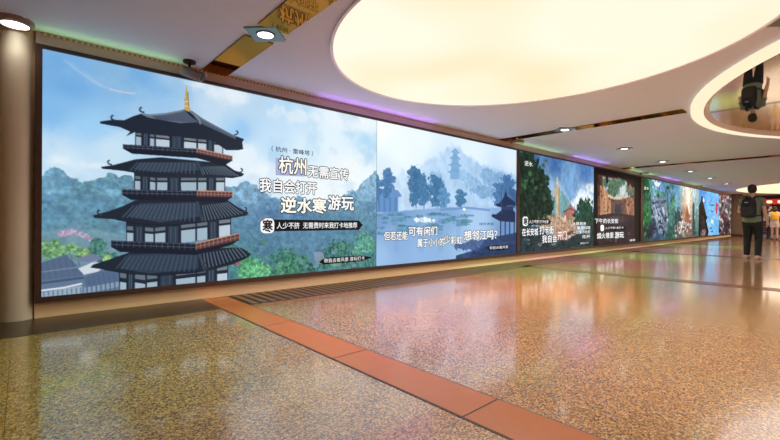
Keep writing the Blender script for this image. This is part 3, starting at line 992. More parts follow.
for x in (396, 421, 440, 458):
    p.line([(x, 214), (x + .4, 252)], 5, (124, 160, 204), .3)
p.blob(476, 245, 20, 6, (78, 100, 142), 0.5, 8, 0.2, 0.9)
p.poly([(455, 262), (456, 255), (470, 251), (480, 247), (484, 240), (488, 237), (502, 235), (516, 232), (516, 256), (480, 260)], (62, 84, 124), 1, 0.2, 8)
p.poly([(470, 254), (474, 250), (476, 252), (486, 246), (516, 242), (516, 254), (470, 260)], (50, 68, 104), .9, 0.25, 7)
# lakeside pavilion
PVC = (44, 58, 92)
p.poly([(502, 199.5), (504, 196), (505.5, 190), (507, 196), (511, 199), (515, 202), (515, 206), (512, 205), (500, 207), (497, 206), (495, 203.6), (499, 203)], PVC)
p.poly([(501, 206), (513, 206), (513, 212), (501, 212)], (54, 70, 106))
p.poly([(492, 214), (496, 214), (501, 210), (513, 210), (515, 212), (515, 222), (500, 221), (496, 219), (491, 216)], PVC)
for x in (500.5, 505, 509.5, 514):
    p.line([(x, 219), (x, 238)], 1.1, (50, 66, 100))
p.poly([(500, 236), (516, 234), (516, 241), (500, 242)], (56, 74, 108))
p.line([(501, 188), (501.5, 214)], .9, (70, 92, 130), .7)
p.c = np.clip(150 + (p.c - 150) * 1.12, 0, 255)
p.build('picture', bb, PY)['label'] = 'backlit print of a misty blue lake with a small pavilion'

# ---- second billboard: stone tower and courtyard
b2 = lightbox('second billboard from the column, of a stone tower and a dark courtyard', 8.932, 17.84, 0.07, 0.22)
p = Picture(9.000, 13.36, ZBI, ZTI, 300, 172)
p.c = p.field([(530, 160, (60, 104, 160)), (555, 165, (66, 110, 170)), (585, 172, (76, 122, 182)), (570, 185, (120, 168, 216)), (585, 195, (180, 206, 232)), (550, 190, (150, 190, 220)), (560, 200, (170, 204, 228)), (545, 200, (140, 180, 206))])
for x, y, rx, ry in ((584, 196, 9, 8), (590, 188, 5, 6), (578, 203, 9, 6), (567, 205, 6, 5), (546, 193, 5, 4), (562, 197, 4, 6), (588, 205, 6, 6)):
    p.blob(x, y, rx, ry, (232, 242, 250), 0.5, 9, 0.05, 0.9, 0.4)
p.poly([(540, 225), (548, 205), (556, 192), (562, 190), (570, 202), (578, 216), (580, 225)], (110, 160, 166), .9, .2, 6)
p.poly([(555, 224), (556, 200), (553, 196), (554, 188), (556, 186), (556.5, 177), (557.5, 177), (558.5, 186), (560, 190), (559.5, 200), (561, 226)], (206, 190, 160))
p.line([(559, 188), (559, 222)], 1.2, (150, 134, 118))
p.poly([(564, 212), (570, 204), (576, 210), (576, 214), (574, 222), (564, 222)], (168, 110, 100))
p.line([(563, 212), (570, 208), (577, 212)], 1.4, (112, 74, 80))
for x, y, rx, ry in ((527, 172, 11, 20), (537, 186, 11, 16), (526, 200, 12, 18), (543, 203, 10, 12), (535, 213, 14, 10), (523, 215, 8, 14)):
    p.blob(x, y, rx * 1.2, ry * 1.2, (24, 48, 38), 0.35, 9, 0.7)
for k in range(30):
    p.blob(rs.uniform(519, 550), rs.uniform(160, 216), 2, 2, rs.choice([(54, 92, 58), (14, 30, 30), (70, 110, 70)]), 0.8, 4, 0.3, 0.7)
for x, y, rx, ry in ((586, 212, 9, 13), (578, 220, 7, 8), (590, 225, 6, 12)):
    p.blob(x, y, rx, ry, (32, 70, 56), 0.5, 7, 0.5)
p.blob(558, 224, 18, 9, (184, 156, 130), 0.6, 6, 0.35)
p.blob(566, 232, 12, 8, (176, 140, 116), 0.7, 5, 0.4)
for k in range(30):
    p.blob(rs.uniform(545, 580), rs.uniform(217, 238), rs.uniform(1, 2.4), rs.uniform(.8, 2), rs.choice([(220, 190, 160), (110, 90, 84), (196, 150, 130), (140, 100, 90)]), 0.7, 4, 0.2, 0.8)
p.blend(p.below([(516, 228), (538, 226), (548, 234), (565, 240), (580, 230), (593, 224)], 5, 9, 3), (36, 56, 62), 0.5, 6)
for k in range(26):
    p.blob(rs.uniform(518, 592), rs.uniform(232, 250), rs.uniform(1, 3), rs.uniform(.7, 1.8), rs.choice([(84, 108, 108), (20, 32, 40), (60, 90, 84), (150, 150, 140)]), 0.7, 4, 0.2, 0.6)
p.grain(.16, 9)
p.grain(.3, 7, (p.c[..., 2] < 110) * 1.0)
p.build('picture', b2, PY)['label'] = 'backlit print of a stone tower between dark trees'

p = Picture(13.36, 17.62, ZBI, ZTI, 260, 150)
p.c[:] = (24, 18, 20)
p.grain(0.5, 8)
p.poly([(597.5, 170), (635, 179), (635, 240), (597.5, 242)], (70, 50, 44), 1, .6, 7)
p.poly([(598, 196), (604, 194), (606, 214), (598, 217)], (116, 84, 68), 1, .5, 5)
p.poly([(602, 176), (633, 182), (633, 215), (628, 226), (606, 226), (602, 210)], (150, 116, 98), 1, .4, 6)
p.poly([(603, 177), (632, 183), (631, 196), (620, 200), (610, 198), (603, 190)], (196, 216, 222))
for x, y, rx, ry in ((614, 187, 7, 8), (620, 184, 5, 6), (606, 183, 4, 5), (630, 190, 4, 6), (611, 193, 6, 4)):
    p.blob(x, y, rx, ry, (98, 134, 110), 0.6, 6, 0.4)
p.blob(623, 190, 3, 6, (236, 244, 246), 0.5, 5, 0.1)
p.poly([(600, 184), (604, 188), (611, 197), (612, 216), (603, 222), (600, 222)], (206, 150, 116), 1, .35, 5)
p.poly([(634, 192), (629, 197), (626, 204), (626, 218), (634, 224)], (176, 124, 102), 1, .4, 5)
p.line([(608, 195), (613, 198), (620, 197.5), (627, 196)], 2.4, (244, 226, 192))
p.poly([(611, 200), (626, 199), (626, 216), (611, 216)], (120, 92, 84), 1, .4, 5)
p.poly([(615, 204), (621, 204), (621, 222), (614, 222)], (66, 70, 84), .9)
p.line([(604, 188), (606, 200), (606, 214)], 1.4, (246, 200, 150), .8)
p.line([(627, 202), (628, 214)], 1.2, (236, 170, 130), .8)
p.poly([(598, 215), (611, 213), (626, 214), (637, 216), (637, 246), (598, 246)], (52, 42, 50), .9, .5, 6)
p.blob(618, 219, 8, 4, (110, 96, 98), .6, 5, .3, .6)
p.poly([(634.5, 178), (640, 180), (640, 244), (634.5, 241)], (22, 15, 17))
p.poly([(591, 163), (597, 166), (597, 246), (591, 246)], (18, 13, 16))
p.poly([(591, 163), (640, 175), (640, 181.5), (597, 174)], (16, 11, 14))
p.poly([(606, 172), (608, 172), (608, 183), (606, 183)], (30, 24, 24))
p.poly([(626, 178), (635, 180), (635, 186), (629, 190), (627, 184)], (40, 30, 28), .9)
for k in range(40):
    p.blob(rs.uniform(598, 634), rs.uniform(184, 240), rs.uniform(.6, 1.6), rs.uniform(.8, 2.2), rs.choice([(34, 24, 26), (96, 70, 62), (150, 110, 90), (60, 56, 64)]), .7, 4, .3, .55)
p.c = np.clip(p.c * 0.92 - 4, 0, 255)
p.blob(630, 188, 1.6, 3, (150, 110, 90), .7, 4, .3)
p.build('picture', b2, PY)['label'] = 'backlit print of a sunlit courtyard framed by dark walls'

# ---- third billboard: four pictures to the far end
b3 = lightbox('farthest billboard of green ivy, sunbeam, blue sky and grey stone pictures', 17.86, 35.68, 0.05, 0.05)
p = Picture(17.93, 22.30, ZBI, ZTI, 230, 130)
p.c = p.field([(645, 185, (40, 96, 60)), (645, 215, (44, 110, 70)), (645, 238, (40, 76, 66)), (656, 186, (150, 186, 206)), (662, 190, (104, 148, 184)), (670, 195, (94, 134, 158)), (658, 205, (92, 120, 150)), (660, 225, (84, 104, 130)), (655, 235, (64, 84, 100)), (671, 215, (70, 120, 110)), (671, 235, (56, 90, 90))])
p.grain(.35, 8)
p.blob(657, 184, 3, 2.5, (222, 236, 246), .4, 5, .1)
for k in range(12):
    p.blob(rs.uniform(651, 668), rs.uniform(198, 236), rs.uniform(2, 4), rs.uniform(2, 5), rs.choice([(60, 84, 116), (112, 138, 166), (48, 62, 86)]), .6, 5, .2, .8)
p.poly([(652, 200), (662, 197), (667, 204), (668, 222), (664, 232), (659, 234), (656, 222), (652, 210)], (124, 138, 152), 1, .5, 5)
for a, b_, wd, c in (((652, 203), (666, 201), 1.6, (52, 70, 104)), ((655, 208), (661, 206), 1.2, (46, 62, 92)), ((660, 210), (665, 220), 2, (64, 84, 118)), ((656, 214), (663, 214), 1.4, (40, 56, 84)), ((658, 222), (664, 224), 1.4, (50, 68, 96)),
                       ((654, 205), (657, 216), 1.6, (172, 192, 208)), ((662, 203), (664, 214), 1.6, (182, 200, 214)), ((659, 216), (661, 230), 1.8, (160, 182, 198))):
    p.line([a, b_], wd, c, .85)
for k in range(40):
    p.blob(rs.uniform(651, 668), rs.uniform(197, 236), rs.uniform(.6, 1.5), rs.uniform(.8, 2), rs.choice([(44, 58, 84), (178, 196, 210), (92, 114, 144), (30, 44, 56)]), .7, 4, .2, .8)
p.blob(649, 232, 6, 6, (48, 54, 70), .5, 6, .3)
for k in range(46):
    x = rs.choice([rs.uniform(641, 651), rs.uniform(641, 651), rs.uniform(667, 674), rs.uniform(656, 672)])
    y = rs.uniform(183, 238) if x < 655 or x > 667 else rs.uniform(192, 204)
    p.blob(x, y, 1.1, 1.8, rs.choice([(52, 116, 62), (34, 84, 52), (86, 146, 90), (24, 60, 46), (66, 126, 80)]), .7, 4, .3, .9)
p.grain(.22, 5)
p.c = np.clip(110 + (p.c - 110) * 1.22 - 6, 0, 255)
p.build('picture', b3, PY)['label'] = 'backlit print of a grey rock arch among green ivy'

p = Picture(22.30, 26.74, ZBI, ZTI, 200, 116)
p.c = p.field([(676, 190, (100, 160, 196)), (678, 205, (120, 166, 180)), (685, 190, (206, 208, 200)), (688, 200, (250, 226, 190)), (688, 210, (226, 170, 130)), (694, 192, (190, 206, 206)), (696, 205, (140, 176, 180)), (684, 215, (180, 140, 116)), (680, 230, (80, 90, 90)), (690, 232, (110, 100, 96)), (696, 230, (70, 96, 100))])
p.line([(687.5, 184), (688.5, 216)], 3.4, (255, 244, 222), .6)
p.line([(690, 184), (687, 216)], 1.4, (255, 250, 236), .7)
p.blob(678, 222, 4, 14, (58, 82, 84), .6, 6, .3)
p.poly([(685, 228), (685.5, 212), (687, 204), (688.4, 212), (690, 216), (692, 228)], (150, 104, 86))
p.blob(683, 228, 6, 6, (190, 176, 170), .8, 5, .5)
p.blob(690, 230, 5, 6, (120, 100, 90), .8, 4, .6)
for k in range(24):
    p.blob(rs.uniform(675, 697), rs.uniform(216, 236), 1.1, 1.4, rs.choice([(214, 200, 196), (50, 52, 60), (150, 110, 92), (84, 96, 80)]), .6, 3, .2, .8)
p.line([(693.3, 204), (693.5, 235)], 2.2, (60, 86, 96))
p.line([(693.4, 202), (693.4, 206)], 1.0, (60, 86, 96))
p.blob(696.5, 222, 1.6, 12, (104, 150, 130), .5, 5, .2, .8)
p.grain(.22, 5)
p.c = np.clip(110 + (p.c - 110) * 1.22 - 6, 0, 255)
p.build('picture', b3, PY)['label'] = 'backlit print of a sunbeam over rooftops and a thin dark tower'

p = Picture(26.74, 31.66, ZBI, ZTI, 170, 96)
p.c = p.field([(702, 192, (88, 150, 212)), (710, 196, (118, 182, 236)), (716, 200, (120, 184, 238)), (712, 215, (132, 194, 240)), (716, 230, (120, 180, 226)), (708, 236, (146, 190, 224))])
p.poly([(698.5, 206), (701, 200), (701.4, 196), (702.6, 196), (703, 201), (705, 210), (706.5, 216), (707.5, 217), (706, 220), (708.5, 231), (708, 234), (707, 238), (698.5, 238)], (28, 25, 32), 1, .3, 5)
p.poly([(700.5, 214), (704, 217), (706, 229), (707, 238), (701, 238)], (72, 62, 64), .8, .5, 4)
p.blob(703.5, 233, 2.4, 4, (150, 130, 130), .8, 3, .5, .8)
p.blob(703.6, 200, 1, 2, (236, 232, 226), .4, 3, .1)
p.blob(712, 221, 1.4, 2.2, (228, 240, 214), .4, 3, .1)
p.blob(716.5, 208, 1.4, 6, (196, 70, 90), .6, 4, .2)
p.blob(710, 236.5, 2.2, 1.6, (214, 130, 140), .6, 4, .2)
for x, y in ((711, 205), (712, 211), (711, 228), (712, 231), (713, 205)):
    p.blob(x, y, 1.4, .8, (60, 96, 150), .6, 3, .2, .8)
p.grain(.22, 5)
p.c = np.clip(110 + (p.c - 110) * 1.22 - 6, 0, 255)
p.build('picture', b3, PY)['label'] = 'backlit print of a dark spired tower against blue sky'

p = Picture(31.66, 35.64, ZBI, ZTI, 140, 80)
p.c[:] = (112, 104, 106)
p.grain(.9, 7)
for k in range(40):
    p.blob(rs.uniform(718, 731), rs.uniform(194, 238), rs.uniform(.6, 1.6), rs.uniform(1, 3), rs.choice([(214, 212, 212), (44, 36, 40), (90, 74, 76), (170, 164, 168), (150, 60, 76)]), .7, 4, .2, .85)
p.blob(718.6, 210, .9, 9, (176, 60, 80), .6, 4, .2)
p.blob(727, 226, 4, 8, (60, 40, 44), .6, 4, .4, .7)
p.grain(.22, 5)
p.c = np.clip(110 + (p.c - 110) * 1.22 - 6, 0, 255)
p.build('picture', b3, PY)['label'] = 'backlit print of grey and white weathered stone'

# ---- printed words on the pictures
L = lettering
L('small_caption', bb, '（ 杭州 · 雷峰塔 ）', 271.5, 313, 145.6, 151, 'navy_ink')
shape('word_block', bb, [(275.6, 157.6), (304.2, 160), (304.2, 176.6), (275.6, 175.2)], 'lilac_ink')
L('headline', bb, '杭州', 279, 306, 156, 173, 'cream_ink', 'black_ink', .02, .001)
L('headline', bb, '无需宣传', 308, 348.5, 165, 177, 'white_ink', 'black_ink', .02)
L('headline', bb, '我自会打开', 259.5, 316.5, 178, 191.6, 'white_ink', 'black_ink', .02)
L('headline', bb, '逆水寒', 281, 326, 197, 212.6, 'cream_ink', 'black_ink', .03)
L('headline', bb, '游玩', 328, 353.5, 195.4, 209.6, 'white_ink', 'black_ink', .025)
shape('caption_banner', bb, [(270, 219.4), (358, 220.6), (358.4, 219.8), (362.6, 225), (358.4, 230.4), (358, 229.8), (270, 231.4)], 'black_ink')
shape('badge', bb, rounded(260.5, 218.4, 274.2, 233.2), 'white_ink', .0006)
shape('badge_corner', bb, [(260.6, 222), (261.2, 219.4), (263.6, 218.5), (265.6, 218.4), (262.6, 220.4)], 'red_ink', .0012)
L('badge_word', bb, '寒', 262.6, 272.4, 219.8, 232, 'black_ink', None, .03, .001)
L('caption', bb, '人少不挤  无需费时来我打卡地推荐', 276.6, 357, 222.4, 228.8, 'white_ink', None, .01, .001)
shape('brush_pill', bb, [(319, 262.4), (322, 259.4), (330, 257.4), (352, 256), (364, 255.6), (372.6, 257.6), (366, 259.6), (360, 261.4), (340, 263), (324, 264.6)], 'black_ink')
L('small_caption', bb, '带我去看风景 游玩打卡', 324, 364.5, 258.8, 263, 'white_ink', None, .0, .001)
L('headline', bb, '但若还能', 384, 407.5, 231.6, 240.4, 'white_ink', 'black_ink', .02)
L('headline', bb, '可有闲们', 408.6, 437, 226.8, 236, 'white_ink', 'navy_ink', .025)
L('headline', bb, '属于小小的', 417, 444, 238.6, 247.4, 'white_ink', 'black_ink', .02)
L('headline', bb, '少', 443.6, 450.4, 235, 244, 'cream_ink', 'black_ink', .02)
L('headline', bb, '彩虹', 450.6, 462, 236.4, 244.6, 'white_ink', 'navy_ink', .02)
L('headline', bb, '想邻江吗？', 464, 497, 230.6, 240.6, 'white_ink', 'navy_ink', .025)
L('small_caption', bb, '（杭州·西湖）', 479, 494, 222.6, 225.4, 'navy_ink')
shape('brush_pill', bb, [(487, 247.8), (489, 246), (500, 245.2), (508, 245), (510, 246.4), (507, 249.4), (498, 250.4), (489, 250.6)], 'black_ink')
L('small_caption', bb, '带我去看风景', 489.4, 508, 246.6, 249.6, 'white_ink', None, .0, .001)
# stone tower picture
L('logo_word', b2, '逆水', 524.5, 532.5, 160.5, 165.4, 'cream_ink')
shape('caption_banner', b2, [(526, 218.2), (549, 219), (551.4, 221.6), (549, 224.6), (526, 225)], 'black_ink')
shape('badge', b2, rounded(522.6, 216.6, 528, 226), 'white_ink', .0006)
L('badge_word', b2, '寒', 523.4, 527.4, 218, 225, 'black_ink', None, .03, .001)
L('caption', b2, '人少不挤 打卡长安', 529, 548.4, 219.8, 223.4, 'white_ink', None, .01, .001)
L('headline', b2, '在长安城', 522, 538, 228.4, 236, 'white_ink', 'black_ink', .02)
L('headline', b2, '打卡街', 539.6, 553.6, 226, 234.4, 'white_ink', 'black_ink', .025)
L('headline', b2, '我自会', 542, 557, 235.4, 243, 'white_ink', 'black_ink', .02)
L('headline', b2, '开门', 557.6, 566.4, 231.4, 240, 'white_ink', 'red_ink', .02)
for x0, x1, yy_, s in ((572.4, 586, 222, '大慈恩寺'), (577, 590, 226.2, '繁花似锦'), (573, 590, 230.6, '一日看尽长安'), (582, 590, 235, '花开')):
    L('small_caption', b2, s, x0, x1, yy_, yy_ + 3.4, 'white_ink')
shape('brush_pill', b2, [(577.4, 243.6), (580, 242), (588, 241.4), (590.6, 242.6), (588, 244.4), (579, 245)], 'black_ink')
L('small_caption', b2, '游玩打卡', 580, 588.6, 242.4, 244.4, 'white_ink', None, .0, .001)
# courtyard picture
L('headline', b2, '下午的长安街', 594.8, 618, 218.4, 223.4, 'white_ink', 'black_ink', .015)
shape('caption_banner', b2, [(603, 225.6), (624, 226), (625.4, 227.8), (624, 229.8), (603, 230.4)], 'black_ink')
shape('badge', b2, rounded(600.4, 224.8, 604, 231.2), 'white_ink', .0006)
L('caption', b2, '人少不挤 来打卡', 605, 623.4, 226.8, 229.2, 'white_ink', None, .01, .001)
L('headline', b2, '烟火巷里', 597, 613.4, 233, 238.8, 'white_ink', 'black_ink', .02)
L('headline', b2, '游玩', 614.8, 623.6, 232, 238.2, 'white_ink', 'black_ink', .025)
L('small_caption', b2, '推荐', 629.6, 635, 239.4, 241.4, 'white_ink')
# logos on the far pictures
L('logo_word', b3, '逆水', 644, 648.6, 186.4, 189.4, 'cream_ink')
L('small_caption', b3, '游玩', 712.6, 717, 235.4, 236.6, 'black_ink')
# ---------------------------------------------------------------- far end of the hall
st = thing('market_stall', 'dark stall with a red sign board at the far end of the hall', 'stall', u(37.6, 1.6, 0))
M['stall'] = mat('dark_plum_panel', rgb(58, 40, 56), 0.45, noise=0.25, nscale=3)
M['slat'] = mat('plum_slat', rgb(104, 78, 100), 0.4)
M['red_sign'] = mat('red_backlit_sign', rgb(150, 30, 26), 0.5, emit=rgb(200, 44, 36), power=0.8)
M['sign_blob'] = mat('pale_sign_letter', rgb(255, 236, 190), 0.5, emit=rgb(255, 232, 190), power=1.0)
M['steel_base'] = mat('blue_grey_step', rgb(120, 124, 140), 0.3)
MB().box(0.0, 0.9, -2.6, 2.5, 0.12, 0.95).build('counter', M['stall'], st)
MB().box(-0.35, 0.95, -2.7, 2.6, 0.0, 0.12).build('step', M['steel_base'], st)
for z in (0.28, 0.44, 0.60, 0.76):
    MB().box(-0.03, 0.0, -2.55, 2.45, z, z + 0.05).build('slat', M['slat'], st)
MB().box(1.6, 1.7, -2.7, 2.6, 0.0, 2.45).build('back_panel', M['stall'], st)
sg = MB().box(0.5, 0.6, -2.5, 2.2, 1.98, 2.3).build('sign_board', M['red_sign'], st)
for k, y in enumerate((1.95, 1.45, 1.0, 0.4, -0.2, -0.8)):
    MB().box(0.48, 0.499, y - 0.16, y + 0.10, 2.05, 2.22, 0.03).build('sign_letter', M['sign_blob'], sg)
MB().box(0.4, 0.5, -2.6, -2.5, 0.95, 2.3).build('post', M['case'], st)
MB().box(0.4, 0.5, 2.4, 2.5, 0.95, 2.3).build('post', M['case'], st)
aw = MB()
aw.quad([(-0.7, -2.4, 1.55), (-0.7, 0.2, 1.75), (0.5, 0.9, 1.98), (0.5, -2.4, 1.98)])
aw.quad([(-0.7, -2.4, 1.51), (-0.7, 0.2, 1.71), (0.5, 0.9, 1.94), (0.5, -2.4, 1.94)])
a_ = aw.build('awning', mat('dark_green_canvas', rgb(24, 50, 40), 0.7), st)
MB().loft([(-0.7, -2.4, 1.53), (-0.7, 0.2, 1.73), (0.5, 0.9, 1.96)], [0.035, 0.035, 0.035], 8).build('white_edge', mat('white_edge', rgb(226, 226, 226), 0.5), a_)
b = MB().box(37.75 * S, 37.98 * S, 3.72 * S, 4.0 * S, 0.951, 1.24, 0.02)
tag(b.build('white_box', mat('white_card', rgb(206, 210, 220), 0.5)), 'white box on the dark stall counter behind the walking person', 'box')

# ---------------------------------------------------------------- people
def finish(mb, name, mt, parent, voxel, smooth=2):
    bmesh.ops.recalc_face_normals(mb.bm, faces=mb.bm.faces[:])
    me = bpy.data.meshes.new(name + '_raw')
    mb.bm.to_mesh(me)
    mb.bm.free()
    o = bpy.data.objects.new(name, me)
    COL.objects.link(o)
    r = o.modifiers.new('r', 'REMESH')
    r.mode = 'VOXEL'
    r.voxel_size = voxel
    if smooth:
        s = o.modifiers.new('s', 'SMOOTH')
        s.factor = 0.5
        s.iterations = smooth
    dg = bpy.context.evaluated_depsgraph_get()
    m2 = bpy.data.meshes.new_from_object(o.evaluated_get(dg))
    o.modifiers.clear()
    o.data = m2
    bpy.data.meshes.remove(me)
    m2.name = name
    m2.materials.clear()
    m2.materials.append(mt)
    for p_ in m2.polygons:
        p_.use_smooth = True
    o.parent = parent
    return o

def hand(b, wrist, tip_dir, palm_side, inward, curl=0.5):
    """palm with four unequal bent fingers and a thumb; inward = way the fingers curl"""
    t = Vector(tip_dir).normalized()
    sd = Vector(palm_side).normalized()
    n = Vector(inward).normalized()
    w0 = Vector(wrist)
    pe = w0 + t * 0.095
    b.loft([w0 - t * 0.02, w0 + t * 0.03, pe], [0.026, 0.030, 0.034], 10)
    for k in (-1.5, -0.5, 0.5, 1.5):
        b.loft([w0 + t * 0.04 + sd * k * 0.014, pe + sd * k * 0.021], [0.014, 0.013], 8)
        ln = (0.068, 0.08, 0.074, 0.058)[int(k + 1.5)]
        q0 = pe + sd * k * 0.021 - t * 0.012
        q1 = q0 + (t * math.cos(curl * .5) + n * math.sin(curl * .5)) * ln * .5
        q2 = q1 + (t * math.cos(curl * 1.4) + n * math.sin(curl * 1.4)) * ln * .32
        q3 = q2 + (t * math.cos(curl * 2.2) + n * math.sin(curl * 2.2)) * ln * .26
        b.loft([q0, q1, q2, q3], [0.0095, 0.009, 0.0085, 0.007], 8)
    h0 = w0 + t * 0.03 - sd * 0.024
    h1 = h0 + (t * 0.6 - sd * 0.7 + n * 0.35).normalized() * 0.042
    h2 = h1 + (t * 0.85 - sd * 0.25 + n * 0.4).normalized() * 0.032
    b.loft([h0 - t * 0.01, h1, h2], [0.014, 0.0115, 0.009], 8)

def figure(label, loc, rz, height, skin, top, bottom, hair, shoe, arms, legs, bare_legs=False, long_hair=False, sleeve=0.55, voxel=0.0075, lean=0.0):
    k = height / 1.78
    root = thing('person', label, 'person', loc, rz)
    root.scale = (k, k, k)
    sk, tp, bt = mat('skin', skin, 0.55), mat('top_cloth', top, 0.85, noise=0.12, nscale=30), mat('trouser_cloth', bottom, 0.85, noise=0.15, nscale=30)
    hr, sh = mat('hair', hair, 0.6), mat('shoe', shoe, 0.5)
    b = MB()
    b.loft([(0, 0, .86), (0, 0, 1.0), (0, 0, 1.15), (0, 0, 1.30), (0, 0, 1.42), (0, 0, 1.48)], [(.14, .095), (.15, .10), (.135, .09), (.16, .105), (.155, .09), (.06, .055)], 20)
    b.loft([(-.01, 0, 1.43), (0.0, 0, 1.50), (.015, 0, 1.60)], [.06, .054, .054], 14)
    b.ball((.022, 0, 1.672), (.098, .077, .112), 20)
    b.ball((.055, 0, 1.60), (.052, .05, .04), 14)
    b.loft([(.108, 0, 1.69), (.132, 0, 1.652), (.11, 0, 1.644)], [.009, .015, .012], 8)
    b.ball((.104, 0, 1.612), (.014, .026, .009), 10)
    for s in (-1, 1):
        b.ball((.012, s * .08, 1.665), (.022, .012, .034), 10)
        b.ball((.103, s * .032, 1.70), (.014, .022, .008), 10)
    for s in (-1, 1):
        sh_, el, wr = [Vector(v) for v in arms[s]['j']]
        b.loft([(0, s * .12, 1.43), sh_, sh_.lerp(el, .5), el], [.055, .054, .046, .039], 12)
        b.loft([el, el.lerp(wr, .35), wr], [.039, .041, .027], 12)
        hand(b, wr, arms[s]['t'], arms[s]['s'], arms[s]['n'], arms[s].get('c', .5))
        hp, kn, an = [Vector(v) for v in legs[s]]
        b.loft([hp, hp.lerp(kn, .5), kn], [.084, .074, .054], 14)
        b.loft([kn, kn.lerp(an, .35), an, an + Vector((0, 0, -.04))], [.054, .056, .037, .038], 14)
        b.loft([an + Vector((-.04, 0, -.045)), an + Vector((.10, 0, -.06))], [.036, .03], 10)
    finish(b, 'body', sk, root, voxel)
    # shirt
    c = MB()
    c.loft([(0, 0, .88), (0, 0, .98), (0, 0, 1.12), (0, 0, 1.28), (0, 0, 1.41), (0, 0, 1.47), (0, 0, 1.50)], [(.178, .13), (.178, .13), (.168, .122), (.185, .128), (.178, .112), (.105, .08), (.066, .062)], 24)
    for s in (-1, 1):
        sh_, el, wr = [Vector(v) for v in arms[s]['j']]
        pts = [Vector((0, s * .10, 1.425)), sh_, sh_.lerp(el, min(sleeve, 1.0))]
        rr = [.07, .073, .068]
        if sleeve > 1:
            pts += [el, el.lerp(wr, .85)]
            rr[2:] = [.062, .056, .042]
            pts[2] = sh_.lerp(el, .5)
        c.loft(pts, rr, 14)
    finish(c, 'shirt', tp, root, .011)
    # trousers or shorts
    t_ = MB()
    t_.loft([(0, 0, .98), (0, 0, .90), (0, 0, .80)], [(.165, .118), (.172, .125), (.13, .10)], 20)
    for s in (-1, 1):
        hp, kn, an = [Vector(v) for v in legs[s]]
        if bare_legs:
            t_.loft([hp, hp.lerp(kn, .55)], [.104, .098], 14)
        else:
            t_.loft([hp, hp.lerp(kn, .5), kn, kn.lerp(an, .5), an + Vector((0, 0, .0))], [.106, .093, .077, .07, .06], 14)
    finish(t_, 'shorts' if bare_legs else 'trousers', bt, root, .011)
    # hair
    h = MB()
    h.ball((-.004, 0, 1.712), (.104, .088, .092), 20)
    h.ball((-.03, 0, 1.665), (.078, .082, .08), 18)
    if long_hair:
        h.loft([(-.07, 0, 1.70), (-.10, 0, 1.58), (-.10, 0, 1.42)], [(.05, .04), (.06, .035), (.035, .02)], 12)
    finish(h, 'hair', hr, root, .009)
    for s in (-1, 1):
        an = Vector(legs[s][2])
        g = MB()
        g.loft([an + Vector((-.075, 0, -.052)), an + Vector((-.03, 0, -.04)), an + Vector((.05, 0, -.05)), an + Vector((.14, 0, -.066)), an + Vector((.19, 0, -.07))],
               [(.034, .036), (.042, .048), (.044, .04), (.044, .026), (.026, .018)], 14)
        g.loft([an + Vector((-.01, 0, -.03)), an + Vector((-.005, 0, .005))], [.046, .044], 14)
        finish(g, 'shoe', sh, root, .008, 1)
    return root

arm_hang = lambda s, x=0.0: {'j': [(0, s * .185, 1.42), (-.03 + x, s * .245, 1.14), (.05 + x, s * .27, .90)], 't': (.16, 0, -1), 's': (-1, 0, 0), 'n': (.2, -s, 0), 'c': .45}
man = figure('person walking away in a grey green T-shirt and black trousers, wearing a backpack', u(14.75, 1.79, 0.0), math.radians(-9), 1.79,
             rgb(204, 158, 134), rgb(112, 122, 104), rgb(26, 26, 30), rgb(26, 22, 20), rgb(196, 160, 150),
             {-1: arm_hang(-1, .0), 1: {'j': [(0, .185, 1.42), (-.01, .245, 1.15), (.21, .16, 1.10)], 't': (1, -.25, .15), 's': (0, 0, -1), 'n': (0.1, -1, 0), 'c': .8}},
             {1: [(0, .092, .90), (.07, .105, .50), (.05, .115, .085)], -1: [(0, -.092, .90), (.06, -.11, .50), (-.06, -.125, .085)]})
bk = thing('backpack', "black backpack on the back of the person in the grey green T-shirt", 'backpack', u(14.75, 1.79, 0.0), math.radians(-9))
bk.scale = (1.79 / 1.78,) * 3
M['pack'] = mat('black_nylon', rgb(22, 20, 26), 0.7, noise=0.25, nscale=40)
M['pack2'] = mat('charcoal_nylon', rgb(34, 31, 38), 0.6)
g = MB()
g.loft([(-.225, 0, 1.0), (-.235, 0, 1.06), (-.235, 0, 1.3), (-.215, 0, 1.42), (-.19, 0, 1.47)], [(.13, .07), (.15, .095), (.15, .095), (.125, .075), (.07, .04)], 20)
finish(g, 'pack', M['pack'], bk, .01, 3)
g = MB()
g.loft([(-.32, 0, 1.04), (-.325, 0, 1.1), (-.322, 0, 1.2), (-.31, 0, 1.24)], [(.10, .02), (.115, .035), (.11, .035), (.08, .02)], 18)
finish(g, 'pocket', M['pack2'], bk, .01, 2)
MB().box(-.336, -.330, -.02, .05, 1.345, 1.365, 0.002).build('small_emblem', mat('pale_emblem', rgb(170, 168, 176), 0.5), bk)
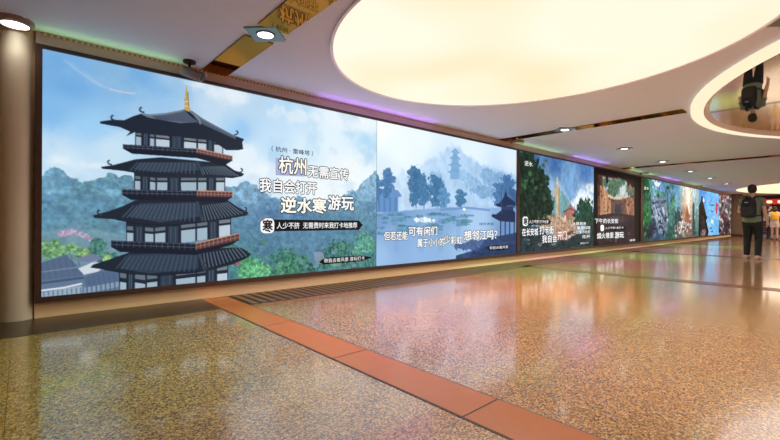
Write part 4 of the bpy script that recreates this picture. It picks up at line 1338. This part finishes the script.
for s in (-1, 1):
    g = MB()
    g.loft([(-.17, s * .075, 1.42), (-.10, s * .085, 1.50), (0, s * .10, 1.515), (.10, s * .115, 1.45), (.15, s * .125, 1.3), (.13, s * .15, 1.14), (0, s * .195, 1.07), (-.15, s * .14, 1.04)],
           [(.026, .009)] * 8, 10)
    g.build('shoulder_strap', M['pack2'], bk, True)
MB().loft([(-.2, -.03, 1.46), (-.2, -.02, 1.5), (-.2, .02, 1.5), (-.2, .03, 1.46)], [.008] * 4, 8).build('grab_handle', M['pack2'], bk, True)

legs_st = {s: [(0, s * .09, .90), (.02, s * .095, .50), (-.01 + .05 * s, s * .10, .085)] for s in (-1, 1)}
woman = figure('distant person in a white top and shorts with a yellow backpack, near the right edge', u(31.0, 2.82, 0), math.radians(6), 1.66,
               rgb(196, 150, 128), rgb(226, 214, 206), rgb(214, 198, 190), rgb(28, 22, 22), rgb(40, 36, 40),
               {s: arm_hang(s) for s in (-1, 1)}, legs_st, bare_legs=True, long_hair=True, voxel=.011)
yb = thing('backpack', 'yellow backpack worn by the distant person near the right edge', 'backpack', u(31.0, 2.82, 0), math.radians(6))
M['yellow'] = mat('yellow_nylon', rgb(236, 176, 40), 0.6, noise=0.1, nscale=20)
g = MB()
g.loft([(-.21, 0, .98), (-.22, 0, 1.05), (-.22, 0, 1.22), (-.20, 0, 1.34), (-.18, 0, 1.38)], [(.12, .06), (.14, .085), (.14, .085), (.11, .06), (.06, .03)], 18)
finish(g, 'pack', M['yellow'], yb, .012, 2)
for s in (-1, 1):
    MB().loft([(-.15, s * .07, 1.33), (-.09, s * .08, 1.41), (0, s * .095, 1.425), (.10, s * .11, 1.36), (.14, s * .12, 1.2), (.10, s * .15, 1.05), (-.13, s * .13, 1.0)], [(.024, .008)] * 7, 8).build('shoulder_strap', M['yellow'], yb, True)
navy = figure('distant person in dark navy clothes beside the yellow backpack', u(32.6, 3.22, 0), math.radians(-70), 1.76,
              rgb(190, 146, 124), rgb(24, 30, 58), rgb(26, 28, 44), rgb(20, 18, 20), rgb(34, 32, 36),
              {s: arm_hang(s) for s in (-1, 1)}, legs_st, sleeve=1.5, voxel=.011)
